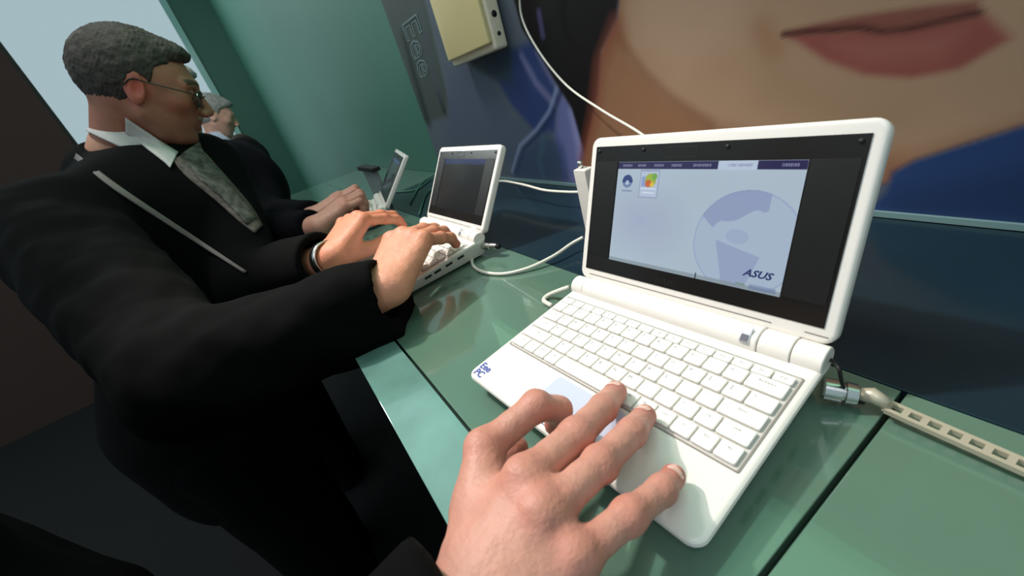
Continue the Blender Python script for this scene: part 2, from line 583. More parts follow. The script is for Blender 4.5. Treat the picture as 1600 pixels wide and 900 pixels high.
    L = np.array([cen - WT * 0.0006 + rd * v[0] * 0.46 + pu * v[1] * 0.75 for v in V])
    link('lettering_fill', mesh_from('lettering_fill', L, F), mat('lettering_fill_ink', (30, 44, 46), 0.6), o, smooth=False)


mural()

# =================================================================== COUNTER
GL_TOP = mat('green_backpainted_glass', (86, 116, 100), 0.2, coat=1.0, spec=0.7, noise=0.12, nscale=4)
GL_BACK = mat('dark_backpainted_glass', (24, 42, 52), 0.16, coat=0.0, spec=0.3, noise=0.15, nscale=5)
EDGE = mat('dark_green_joint', (12, 44, 38), 0.4)
FR_T, SEAM_T, BACK_T = -0.077, -0.0265, 0.2015


def plate(name, s0, s1, t0, t1, m, label):
    o = wallbox(name, s0, s1, t0, t1, -0.012, 0.0, m, kind=None, bevel=0.0008)
    tag(o, label, 'glass panel')
    return o


plate('glass_panel', -2.1, 0.2415, SEAM_T + 0.0013, BACK_T, GL_TOP, 'long green glass counter panel under the white netbooks')
plate('glass_panel', 0.2445, 1.0, SEAM_T + 0.0013, BACK_T, GL_TOP, 'green glass counter panel right of the dark joint beside the nearest netbook')
plate('glass_panel', -2.1, -1.071, BACK_T + 0.001, WALL_T - 0.001, GL_TOP, 'green glass counter panel along the wall left of the mural')
plate('glass_panel', -1.069, 1.0, BACK_T + 0.001, WALL_T - 0.006, GL_BACK, 'dark reflective glass strip along the foot of the mural')
front = plate('glass_panel', -2.1, 1.0, FR_T, SEAM_T - 0.0013, mat('aqua_glass_strip', (104, 142, 134), 0.12, coat=1.0, spec=0.7, noise=0.3, nscale=9), 'pale aqua glass strip along the front edge of the counter')
body = empty('counter_body', tuple(ST(0, 0.2, -1.0)), -TA)
body.matrix_world = Matrix.Translation(Vector(ST(0, 0.2, -1.0)))
tag(body, 'dark green counter body carrying the glass panels', 'counter')
bpy.context.view_layer.update()


def counter_part(name, s0, s1, t0, t1, z0, z1, m):
    V, F = boxv(s0, s1, t0, t1, z0, z1)
    V = np.array([ST(*v) for v in V]) - ST(0, 0.2, -1.0)
    link(name, mesh_from(name, V, F), m, body, smooth=False)


counter_part('core', -2.1, 1.0, -0.03, WALL_T - 0.01, -0.98, -0.0125, EDGE)
counter_part('plinth', -2.1, 1.0, 0.0, WALL_T - 0.03, -1.0, -0.98, DARKP)
counter_part('support_rail', -2.1, 1.0, FR_T + 0.01, -0.03, -0.03, -0.0125, EDGE)

# =================================================================== NETBOOK
TILT = math.radians(3.5)
FH = 0.022
cT, sT = math.cos(TILT), math.sin(TILT)


def dk(v):      # deck frame -> netbook frame (z up from counter)
    return np.array([v[0], cT * v[1] - sT * v[2], sT * v[1] + cT * v[2] + FH])


LA, HY, HZ = 0.460, 0.157, 0.0035


def lid(v):     # lid frame: x, h (up the lid), d (out of the front face)
    sa, ca = math.sin(LIDA), math.cos(LIDA)
    return dk((v[0], HY + v[1] * sa - v[2] * ca, HZ + v[1] * ca + v[2] * sa))


LIDA = LA


def screen_mesh(on=True):
    w, hh = 0.1524, 0.0914; st = 0.0005
    X = np.arange(0, w + st / 2, st); Y = np.arange(0, hh + st / 2, st)
    XX, YY = np.meshgrid(X / w, Y / hh, indexing='ij')
    col = np.zeros(XX.shape + (3,))
    if on:
        g = 0.5 + 0.5 * XX
        col[:] = np.array(lin((166, 182, 196)))
        bl = np.clip(1 - np.hypot((XX - 0.2) * 1.2, (YY - 0.45)) * 2.4, 0, 1)[..., None]
        col[:] = col * (1 - bl * .45) + np.array(lin((158, 160, 204))) * bl * .35
        ar = w / hh

        def put(mask, rgb, op=1.0):
            m_ = mask.astype(float)[..., None] * op
            col[:] = col * (1 - m_) + np.array(lin(rgb)) * m_

        def rect(x0, x1, y0, y1): return (XX >= x0) & (XX <= x1) & (YY >= y0) & (YY <= y1)
        # globe watermark
        gx, gy, gr = 0.80, 0.36, 0.42
        dx = (XX - gx) * ar; dy = YY - gy; r = np.hypot(dx, dy)
        put((r < gr), (154, 172, 198), 0.5)
        put((r < gr) & (r > gr - 0.012), (142, 156, 190), 0.7)
        # north and south america
        na = (r < gr) & (dy > 0.17 + 0.10 * np.sin(dx * 9)) & (dx < 0.14) & (dx > -0.40) & (r > 0.24 + 0.04 * np.sin(dx * 18))
        put(na, (132, 144, 180), 0.75)
        sa = (dy < -0.04 - 0.25 * (dx + 0.05)) & (dy > -0.42) & (np.abs(dx + 0.03) < 0.16 + 0.30 * (dy + 0.12)) & (r < gr + .02)
        put(sa, (138, 150, 184), 0.75)
        put((r < gr) & (np.hypot(dx + 0.06, (dy - 0.05) * 1.5) < 0.09), (146, 160, 190), 0.6)
        # menu bar
        put(rect(0, 1, 0.935, 1.0), (34, 32, 74))
        put(rect(0.615, 0.80, 0.925, 1.0), (176, 190, 210))
        for x0, x1 in ((0.03, 0.1), (0.14, 0.2), (0.25, 0.31), (0.36, 0.42), (0.48, 0.58), (0.90, 0.965)):
            put(rect(x0, x1, 0.955, 0.978) & (np.sin(XX * 700) > -0.4), (130, 134, 168), 0.8)
        put(rect(0.66, 0.78, 0.957, 0.975) & (np.sin(XX * 700) > -0.3), (120, 130, 160), 0.8)
        # icons
        r1 = np.hypot((XX - 0.078) * ar, YY - 0.815)
        put((r1 < 0.062) & (YY > 0.80), (44, 64, 118)); put((r1 < 0.062) & (YY <= 0.80), (104, 124, 160))
        put(np.hypot((XX - 0.078) * ar, YY - 0.80) < 0.022, (170, 184, 206))
        put(rect(0.045, 0.115, 0.715, 0.728), (110, 124, 156), 0.7)
        put(rect(0.165, 0.295, 0.665, 0.925), (140, 150, 176), 0.9); put(rect(0.172, 0.288, 0.678, 0.912), (172, 186, 208))
        put(rect(0.18, 0.22, 0.77, 0.86), (120, 140, 190), 0.8)
        put((np.hypot((XX - 0.238) * ar, YY - 0.83) < 0.062), (150, 170, 60)); put((np.hypot((XX - 0.262) * ar, YY - 0.865) < 0.03), (110, 160, 70))
        put((np.hypot((XX - 0.225) * ar, YY - 0.80) < 0.035), (190, 96, 50)); put((np.hypot((XX - 0.25) * ar, YY - 0.79) < 0.022), (214, 180, 60))
        put(rect(0.18, 0.28, 0.745, 0.757), (206, 214, 226)); put(rect(0.19, 0.27, 0.71, 0.72), (206, 214, 226))
        # status strip
        put(rect(0, 1, 0.0, 0.035), (128, 142, 150), 0.8)
        put(rect(0.86, 0.98, 0.012, 0.05), (90, 104, 150), 0.5); put(rect(0.8, 0.84, 0.03, 0.045), (110, 140, 110), 0.7)
        put(rect(0.585, 0.592, 0.0, 0.05), (30, 34, 50))
    else:
        col[:] = lin((34, 38, 40)); col[YY > 0.9] = lin((42, 50, 84))
        k = np.clip(YY, 0, 1)[..., None]
        col[:] = col * (0.55 + 0.55 * k)
    P = np.stack([XX * w, YY * hh], -1).reshape(-1, 2)
    nS, nZ = XX.shape; idx = np.arange(nS * nZ).reshape(nS, nZ)
    Q = np.stack([idx[:-1, :-1], idx[1:, :-1], idx[1:, 1:], idx[:-1, 1:]], -1).reshape(-1, 4)
    V = np.array([lid((0.1125 - w / 2 + p[0], 0.0291 + p[1], 0.0009)) for p in P])
    me = mesh_from('screen', V, Q); vcol(me, col.reshape(-1, 3))
    return me


ROWS = [
    (0.118, 0.0095, [('Esc', 1)] + [('F%d' % k, 1) for k in range(1, 13)] + [('Prt', 1), ('Ins', 1), ('Del', 1)]),
    (0.1035, 0.0150, [('~', .8)] + [(c, 1) for c in '1234567890-='] + [('Backspace', 1.7)]),
    (0.0875, 0.0150, [('Tab', 1.3)] + [(c, 1) for c in 'QWERTYUIOP[]'] + [('\\', 1.2)]),
    (0.0715, 0.0150, [('Caps', 1.6)] + [(c, 1) for c in "ASDFGHJKL;'"] + [('Enter', 1.9)]),
    (0.0555, 0.0150, [('Shift', 2.1)] + [(c, 1) for c in 'ZXCVBNM,./'] + [('Up', 1), ('Shift', 1.4)]),
    (0.0395, 0.0150, [('Ctrl', 1.2), ('Fn', 1), ('Home', 1), ('Alt', 1), (' ', 4.6), ('Alt', 1), ('Menu', 1), ('Ctrl', 1), ('Lt', 1), ('Dn', 1), ('Rt', 1)]),
]
ROWS = [(0.0508 + (y - 0.0395) * 0.885, h * 0.885, k) for y, h, k in ROWS]
KX0, KX1 = 0.008, 0.217


def make_netbook(on=True):
    global LIDA
    root = empty('netbook')
    # base body: outline in x,y; bottom flat at z=0, top follows the deck
    out = rounded_rect(0, 0.225, 0.0, 0.163, 0.009, 6)
    V, F = slab(out, 0.0, 1.0, 0.0)
    n = len(out)
    rings = [(0.0085, 0, 0.0035), (0.0065, 0, 0.006), (0.0012, 1, -0.0065), (0.0, 1, -0.0038), (0.0005, 1, -0.0016), (0.0018, 1, -0.0004), (0.0035, 1, 0.0)]
    pts = np.array(out); nx = np.roll(pts, -1, 0) - np.roll(pts, 1, 0)
    nrm = np.stack([-nx[:, 1], nx[:, 0]], 1); nrm /= np.linalg.norm(nrm, axis=1)[:, None]
    V = []; F = []
    for off, top, dz in rings:
        for p in pts + nrm * off:
            if top: V.append(dk((p[0], p[1], dz)))
            else: V.append((p[0], p[1], dz))
    for r in range(len(rings) - 1):
        for i in range(n):
            j = (i + 1) % n
            F.append((r * n + i, r * n + j, (r + 1) * n + j, (r + 1) * n + i))
    F.append(tuple(reversed(range(n)))); F.append(tuple(range((len(rings) - 1) * n, len(rings) * n)))
    base = flatsm(link('base', mesh_from('base', V, F), WHITE, root), 30)
    for fx, fy in ((0.02, 0.015), (0.205, 0.015), (0.02, 0.145), (0.205, 0.145)):
        c = rounded_rect(fx - 0.006, fx + 0.006, fy - 0.004, fy + 0.004, 0.0035, 4)
        v, f = slab(c, 0, 0.0040)
        link('rubber_foot', mesh_from('rubber_foot', v, f), DARKP, root, smooth=False)
    # ports on both sides
    for sx, ys in ((0.2220, (0.045, 0.062, 0.083, 0.105)), (0.0030, (0.05, 0.075, 0.12))):
        for y in ys:
            v, f = boxv(sx - 0.0012, sx + 0.0012, y, y + 0.012, -0.0115, -0.0070)
            v = np.array([dk(q) for q in v])
            link('port', mesh_from('port', v, f), DARKP, root, smooth=False, bevel=0.0003)
    # keyboard tray with keys
    tr = rounded_rect(0.0065, 0.2185, 0.0492, 0.1308, 0.002, 3)
    v, f = slab(tr, 0.0, 0.0004, frame=dk)
    tray = link('keyboard', mesh_from('keyboard', v, f), TRAY, root, smooth=False)
    rims = []
    for x0, x1, y0, y1 in ((0.0060, 0.2192, 0.0484, 0.0493), (0.0060, 0.2192, 0.1306, 0.1310), (0.0060, 0.0064, 0.0493, 0.1306), (0.2184, 0.2196, 0.0493, 0.1306)):
        v, f = boxv(x0, x1, y0, y1, 0.0, 0.0006); rims.append((np.array([dk(q) for q in v]), f))
    v, f = join(rims)
    link('rim', mesh_from('rim', v, f), GROOVE, tray, smooth=False)
    gap = 0.0011
    for y, hgt, keys in ROWS:
        tot = sum(w for _, w in keys); u = (KX1 - KX0) / tot; x = KX0
        for name, w in keys:
            x0, x1 = x + gap / 2, x + w * u - gap / 2; x += w * u
            v, f = slab(rounded_rect(x0, x1, y, y + hgt - gap, 0.0012, 2), 0.0004, 0.0030, 0.0007, 2, frame=dk)
            parts = [(v, f)]; nf = len(f)
            if name.strip():
                sz = 0.0042 if len(name) == 1 else 0.0026
                tv, tf = text_geo(name, sz, res=1)
                cx = x0 + (0.0035 if len(name) == 1 else (x1 - x0) / 2); cy = y + hgt * (0.60 if hgt > 0.01 else 0.45)
                tv = np.array([dk((cx + q[0], cy + q[1], 0.00308)) for q in tv])
                parts.append((tv, tf))
            VV, FF = join(parts)
            me = mesh_from('key', VV, FF)
            o = link('key', me, [KEYW, LEGEND], tray, smooth=False)
            for i, p in enumerate(me.polygons):
                if i >= nf: p.material_index = 1
    # touchpad + chrome button
    v, f = slab(rounded_rect(0.079, 0.147, 0.0135, 0.0455, 0.003, 4), 0, 0.0003, frame=dk)
    link('touchpad', mesh_from('touchpad', v, f), mat('touchpad_face', (196, 198, 220), 0.3), root, smooth=False)
    v, f = slab(rounded_rect(0.0835, 0.1425, 0.0040, 0.0115, 0.0030, 4), 0, 0.0014, 0.0006, 2, frame=dk)
    tb = link('touchpad_button', mesh_from('touchpad_button', v, f), mat('button_chrome', (196, 200, 214), 0.18, metal=1), root)
    tb['label'] = 'silver touchpad button bar'
    # sticker lettering front left
    for k, (s, yy) in enumerate((('Eee', 0.0150), ('PC', 0.0068))):
        tv, tf = text_geo(s, 0.0098, bold=0.0003)
        tv = np.array([dk((0.0118 + q[0], yy + q[1], 0.0003)) for q in tv])
        o = link('sticker_text', mesh_from('sticker_text', tv, tf), INK_BLUE, root, smooth=False)
    # hinge barrel : centre barrel + end caps, half-round profile raised behind the deck
    def barrel(x0, x1, r, name, m=WHITE, yc=0.1515, zc=0.0015):
        V = []; F = []; N = 20
        xs = [x0, x0 + 0.0006, x1 - 0.0006, x1]; rs = [r - 0.0006, r, r, r - 0.0006]
        for xx, rr in zip(xs, rs):
            for k in range(N):
                a = 2 * math.pi * k / N
                V.append(dk((xx, yc + rr * 1.15 * math.cos(a), zc + rr * math.sin(a))))
        for i in range(3):
            for k in range(N):
                l = (k + 1) % N
                F.append((i * N + k, (i + 1) * N + k, (i + 1) * N + l, i * N + l))
        F.append(tuple(range(N))); F.append(tuple(reversed(range(3 * N, 4 * N))))
        return flatsm(link(name, mesh_from(name, V, F), m, root), 40)
    barrel(0.0005, 0.016, 0.0092, 'hinge_cap'); barrel(0.0165, 0.185, 0.0098, 'hinge_barrel')
    barrel(0.1858, 0.206, 0.0096, 'hinge_cap'); barrel(0.2066, 0.2245, 0.0092, 'hinge_cap')
    v, f = boxv(0.013, 0.187, 0.0095, 0.0102, 0.0004, 0.0009); v = np.array([lid(q) for q in v])
    v2, f2 = boxv(0.2075, 0.2210, 0.0095, 0.0102, 0.0004, 0.0009); v2 = np.array([lid(q) for q in v2])
    v, f = join([(v, f), (v2, f2)])
    link('hinge_gap', mesh_from('hinge_gap', v, f), GROOVE, root, smooth=False)
    # power button on the barrel
    V, F = slab(rounded_rect(0.1738, 0.1808, -0.0085, 0.0045, 0.0012, 3), 0, 0.0012, 0.0004, 2)
    V = np.array([dk((q[0], 0.1462 + q[1] * 0.72, 0.0100 + q[1] * 0.58 + q[2])) for q in V])
    pb = link('power_button', mesh_from('power_button', V, F), mat('button_silver', (190, 190, 195), 0.3, metal=.6), root)
    V, F = slab(rounded_rect(0.1746, 0.1798, -0.0075, -0.0025, 0.0008, 3), 0.0012, 0.0016)
    V = np.array([dk((q[0], 0.1462 + q[1] * 0.72, 0.0100 + q[1] * 0.58 + q[2])) for q in V])
    link('power_icon', mesh_from('power_icon', V, F), mat('icon_grey', (90, 90, 100), 0.4), pb, smooth=False)
    # lid shell
    V, F = slab(rounded_rect(0.0, 0.225, 0.004, 0.1435, 0.009, 6), -0.0105, 0.0006, 0.0030, 4, frame=lid)
    shell = flatsm(link('lid', mesh_from('lid', V, F), WHITE, root), 40)
    V, F = slab(rounded_rect(0.1125 - 0.1050, 0.1125 + 0.1050, 0.0153, 0.1347, 0.0012, 3), 0.0002, 0.0007, frame=lid)
    # bezel as a frame with an opening for the screen, built from four strips + lining
    def strip(x0, x1, h0, h1, d0=0.0, d1=0.0013):
        v, f = boxv(x0, x1, h0, h1, d0, d1)
        return np.array([lid(q) for q in v]), [tuple(reversed(q)) for q in f]
    a0, a1, b0, b1 = 0.1125 - 0.0762, 0.1125 + 0.0762, 0.0291, 0.0291 + 0.0914
    e0, e1, c0, c1 = 0.0075, 0.2175, 0.0153, 0.1347
    VV, FF = join([strip(e0, e1, b1, c1), strip(e0, e1, c0, b0), strip(e0, a0, b0, b1), strip(a1, e1, b0, b1)])
    link('bezel', mesh_from('bezel', VV, FF), BLACKP, shell, smooth=False)
    # speaker columns slightly recessed darker
    for x0, x1 in ((e0 + 0.002, a0 - 0.001), (a1 + 0.001, e1 - 0.002)):
        v, f = strip(x0, x1, b0 + 0.001, b1 + 0.0005, 0.0010, 0.0016)
        link('speaker_grille', mesh_from('speaker_grille', v, f), mat('speaker_black', (9, 9, 10), 0.45), shell, smooth=False)
    for x in (0.012, 0.062, 0.135, 0.213):
        path = [lid((x, 0.1305, 0.0010)), lid((x, 0.1305, 0.0022))]
        v, f = tube(path, 0.0016, 12)
        link('bumper', mesh_from('bumper', v, f), DARKP, shell)
    # webcam window outline
    w0, w1, g0, g1, th = 0.083, 0.112, 0.1235, 0.1320, 0.0006
    VV, FF = join([strip(w0, w1, g1 - th, g1, 0.0012, 0.0015), strip(w0, w1, g0, g0 + th, 0.0012, 0.0015), strip(w0, w0 + th, g0, g1, 0.0012, 0.0015), strip(w1 - th, w1, g0, g1, 0.0012, 0.0015)])
    link('webcam_window', mesh_from('webcam_window', VV, FF), mat('groove_black', (3, 3, 3), 0.5), shell, smooth=False)
    tv, tf = text_geo('ASUS', 0.0065, italic=0.2)
    tv = np.array([lid((0.099 + q[0] * 1.2, 0.0205 + q[1], 0.0015)) for q in tv])
    link('bezel_logo', mesh_from('bezel_logo', tv, tf), mat('logo_grey', (4, 4, 4), 0.6), shell, smooth=False)
    scr = link('screen', screen_mesh(on), mat('screen_glow' if on else 'screen_dim', (128, 128, 128), 0.12, attr=True, emit=1.0 if on else 0.55, spec=0.5), shell, smooth=False)
    if on:
        tv, tf = text_geo('ASUS', 0.0072, italic=0.35, bold=0.00025)
        tv = np.array([lid((0.1125 + 0.0590 + q[0] * 1.15, 0.0291 + 0.0125 + q[1], 0.0011)) for q in tv])
        link('screen_logo', mesh_from('screen_logo', tv, tf), mat('logo_navy', (34, 44, 96), 0.5), scr, smooth=False)
    return root


def copy_tree(o, parent=None, name=None):
    c = o.copy(); COL.objects.link(c); c.parent = parent
    for ch in [x for x in bpy.data.objects if x.parent is o]:
        copy_tree(ch, c)
    return c


nb1 = make_netbook(True)
G = 'open white netbooks on the counter'
tag(nb1, 'nearest white netbook with lit pale blue globe desktop, a hand on its palm rest', 'laptop', G)
bpy.context.view_layer.update()
keep = set(bpy.data.objects)


def dim_copy(src, la, loc, rz, label):
    """a copy whose lid is opened to another angle and whose screen is dim"""
    root = copy_tree(src)
    root.location = loc; root.rotation_euler = (0, 0, rz)
    root['label'] = label
    sh = [c for c in bpy.data.objects if c.parent is root and c.name.startswith('lid')][0]
    # rotate the lid about the hinge axis
    pv = Vector(dk((0, HY, HZ)))
    R = Matrix.Translation(pv) @ Matrix.Rotation(-(la - (LA - TILT)), 4, 'X') @ Matrix.Translation(-pv)
    sh.matrix_local = R
    for c in [x for x in bpy.data.objects if x.parent is sh]:
        if c.name.startswith('screen'):
            for g in [x for x in bpy.data.objects if x.parent is c]:
                bpy.data.objects.remove(g)
            me = screen_mesh(False)
            me.materials.append(mat('screen_dim', (128, 128, 128), 0.12, attr=True, emit=1.1))
            c.data = me
    return root


def place_by_hinge(bl, rz):
    """netbook origin (front-left, counter level) from its back-left hinge corner"""
    c, s = math.cos(rz), math.sin(rz)
    return (bl[0] + s * 0.160, bl[1] - c * 0.160, 0)


nb2 = dim_copy(nb1, 0.6125, place_by_hinge((-0.4721, 0.2046), -0.0444), -0.0444, 'middle white netbook with a dark screen under two typing hands')
rz3 = -0.295
nb3 = dim_copy(nb1, 0.757, place_by_hinge((-0.7119 - 0.225 * math.cos(rz3), 0.2047 - 0.225 * math.sin(rz3)), rz3), rz3, 'farthest white netbook seen edge on with blurred hands on its keys')

# ---- netbook mounted high on the mural
def wall_netbook():
    o0 = onwall(703, 104, WALL_T - 0.045)   # lower-left front corner
    root = empty('display_netbook', tuple(o0))
    bl = onwall(703, 104, WALL_T - 0.05); br = onwall(771, 80, WALL_T - 0.05)
    w = np.linalg.norm(br - bl)
    W_ = 0.225
    D = lambda s, z, t: WS * s + np.array([0, 0, z]) - WT * t
    s0 = 0.0; s1 = (WS @ (br - bl))
    def pt(s, z, t): return WS * s + np.array([0, 0, z]) + WT * (0.05 - t) - WT * 0.05
    fr = lambda v: WS * v[0] + np.array([0, 0, v[1]]) - WT * v[2]
    V, F = slab(rounded_rect(0, s1, -0.004, 0.16, 0.006, 5), -0.040, -0.008, 0.006, 4, frame=fr)
    flatsm(link('case', mesh_from('case', V, [tuple(reversed(f)) for f in F]), mat('cream_case', (232, 222, 196), 0.35, coat=.3), root), 40)
    V, F = slab(rounded_rect(0.004, s1 - 0.004, 0.010, 0.16, 0.004, 5), -0.008, 0.002, 0.003, 4, frame=fr)
    l = flatsm(link('lid', mesh_from('lid', V, [tuple(reversed(f)) for f in F]), mat('pale_yellow_lid', (222, 206, 150), 0.4, coat=.2), root), 40)
    for z, r in ((0.022, 0.004), (0.055, 0.006)):
        p0 = fr((s1 - 0.0015, z, -0.024)); p1 = fr((s1 + 0.0006, z, -0.024))
        v, f = tube([p0, p1], r, 14)
        link('port', mesh_from('port', v, f), DARKP, root)
    V, F = slab(rounded_rect(0.03, s1 - 0.03, 0.05, 0.11, 0.006, 5), -0.0445, -0.040, frame=fr)
    link('wall_bracket', mesh_from('wall_bracket', V, [tuple(reversed(f)) for f in F]), DARKP, root, smooth=False)
    tag(root, 'closed cream netbook fixed upright on the mural above the middle netbook', 'laptop')


wall_netbook()

# ---- little grey sign behind the farthest netbook
def info_stand():
    a = onz(578, 310); b = onz(612, 310)
    P = at(592, 300, 1.28)
    P[2] = 0
    root = empty('sign_stand', tuple(P))
    X = WS; Y = WT
    fr = lambda v: X * v[0] + Y * v[2] + np.array([0, 0, v[1]])
    V, F = slab(rounded_rect(-0.065, 0.075, 0.0, 0.10, 0.003, 3), -0.006, 0.006, frame=fr)
    link('panel', mesh_from('panel', V, F), mat('grey_card', (122, 130, 134), 0.4, coat=.4), root, smooth=False)
    V, F = slab(rounded_rect(-0.10, 0.09, 0.098, 0.110, 0.002, 3), -0.012, 0.012, frame=fr)
    link('top_bar', mesh_from('top_bar', V, F), DARKP, root, smooth=False)
    tag(root, 'small grey counter sign with a dark top bar beside the farthest netbook', 'sign')


info_stand()

# =================================================================== CABLES AND LOCK
def cable(pts, r, label, m=CABLE, name='cable', group=None):
    P = catmull(pts, 10); c = P[0].copy()
    v, f = tube(P - c, r, 10)
    o = link(name, mesh_from(name, v, f), m); o.location = c
    tag(o, label, 'cable', group)
    return o


cable([ST(-0.40, WALL_T - 0.024, 0.66), onwall(806, -90, 0.44), onwall(812, -40, 0.43), onwall(815, 25, 0.43), onwall(842, 80, 0.425), onwall(885, 133, 0.42), onwall(940, 172, 0.40), onwall(1000, 208, 0.37), onwall(1040, 245, 0.33), onz(1040, 330, 0.04), onz(1020, 400, 0.012)], 0.0019,
      'white cable hanging down across the mural behind the nearest netbook')
cable([onz(770, 290, 0.035), onz(783, 283, 0.04), onz(815, 288, 0.04), onz(850, 297, 0.036), onz(885, 300, 0.034), onz(912, 300, 0.034)], 0.0025,
      'upper white cable from behind the middle netbook to the white cable post')
cable([onz(750, 386, 0.016), onz(741, 396, 0.008), onz(738, 412, 0.003), onz(752, 424, 0.003), onz(785, 428, 0.003), onz(825, 419, 0.005), onz(865, 400, 0.010), onz(893, 381, 0.014), onz(911, 371, 0.02)], 0.0025,
      'white cable looping from the socket of the middle netbook across the glass')
cable([onz(889, 449, 0.019), onz(872, 455, 0.012), onz(856, 462, 0.004), onz(850, 470, 0.003), onz(862, 478, 0.003)], 0.0028,
      'short white cable plugged in at the left rear of the nearest netbook')
for k, (a, b, c) in enumerate((((655, 335), (668, 300), (690, 292)), ((640, 318), (660, 285), (688, 268)), ((618, 300), (650, 296), (672, 280)))):
    cable([onz(*a, 0.003), onz(*b, 0.003), onz(*c, 0.003)], 0.002, ('lowest', 'middle', 'uppermost')[k] + ' of three thin green cables lying behind the middle netbook', mat('green_cable', (70, 130, 105), 0.4), group='thin cables behind the middle netbook')


def cable_post():
    P = onz(911, 372, 0.012); base = onz(911, 379, 0.0)
    t = WT @ base; s = WS @ base
    root = empty('cable_post', tuple(ST(s + 0.008, t + 0.02, 0)))
    fr = lambda v: WS * v[0] + WT * v[2] + np.array([0, 0, v[1]])
    top = 0.105
    V, F = slab(rounded_rect(-0.012, 0.012, 0.0, top, 0.002, 3), -0.008, 0.008, 0.001, 2, frame=fr)
    link('case', mesh_from('case', V, F), WHITE, root, smooth=False)
    v, f = tube([fr((-0.004, top, 0)), fr((-0.004, top + 0.010, 0))], 0.0035, 12)
    link('screw', mesh_from('screw', v, f), SILVER, root)
    tag(root, 'slim white cable post with a silver screw behind the left edge of the nearest netbook', 'post')


cable_post()


def cable_lock(P0, P1, Pend, label, scale=1.0, strap=True):
    P0 = np.array(P0); P1 = np.array(P1); Pend = np.array(Pend)
    root = empty('cable_lock', tuple(P0))
    ax = (P1 - P0) / np.linalg.norm(P1 - P0); L = np.linalg.norm(P1 - P0)
    r = 0.0075 * scale
    path = [ax * t * L for t in (0, 0.05, 0.08, 0.55, 0.58, 0.64, 0.67, 1.0)]
    v, f = tube(path, [r * .85, r, r, r, r * .8, r * .8, r, r * .92], 22)
    flatsm(link('lock_cylinder', mesh_from('lock_cylinder', v, f), SILVER, root), 30)
    v, f = tube([ax * L, ax * (L + 0.004)], r * 0.7, 16)
    link('key_face', mesh_from('key_face', v, f), DARKP, root)
    if strap:
        a = P1 - P0 + ax * 0.004; b = Pend - P0
        d = (b - a); D = np.linalg.norm(d); d /= D
        side = np.cross(d, [0, 0, 1.0]); side /= np.linalg.norm(side); up = np.cross(side, d)
        # elbow piece
        v, f = tube([a - ax * 0.004, a + d * 0.004 + up * 0.004, a + d * 0.012 + up * 0.002], [0.0045, 0.005, 0.004], 12)
        link('elbow', mesh_from('elbow', v, f), BRASS, root)
        # perforated bar: two rails and rungs
        parts = []
        w = 0.0036; th = 0.0016
        s0 = 0.012
        def bar(p, q, hw, hh, sd, u):
            V = []
            for e in (p, q):
                for i, j in ((-1, -1), (1, -1), (1, 1), (-1, 1)):
                    V.append(e + sd * i * hw + u * j * hh)
            return np.array(V), [(3, 2, 1, 0), (4, 5, 6, 7), (0, 1, 5, 4), (1, 2, 6, 5), (2, 3, 7, 6), (3, 0, 4, 7)]
        st = a + d * s0
        for sg in (-1, 1):
            parts.append(bar(st + side * sg * w, b + side * sg * w, 0.0013, th, side, up))
        k = 0.0
        while k < D - s0:
            c = st + d * k
            parts.append(bar(c - side * w, c + side * w, 0.0016, th * .98, d, up)); k += 0.0085
        V, F = join(parts)
        link('perforated_strap', mesh_from('perforated_strap', V, F), BRASS, root, smooth=False)
    tag(root, label, 'lock')


cable_lock(onz(1284, 606, 0.012), onz(1338, 617, 0.0095), onz(1760, 800, 0.006), 'silver cable lock with perforated strap at the right rear of the nearest netbook')
cable_lock(onz(752, 384, 0.018), onz(777, 385, 0.018), onz(777, 385, 0.018), 'small silver lock plugged into the right side of the middle netbook', 0.75, False)
cable([onz(1296, 560, 0.03), onz(1310, 575, 0.035), onz(1314, 592, 0.026), onz(1318, 606, 0.017)], 0.0012, 'thin dark wire from the hinge of the nearest netbook down to its lock', DARKP, 'wire')


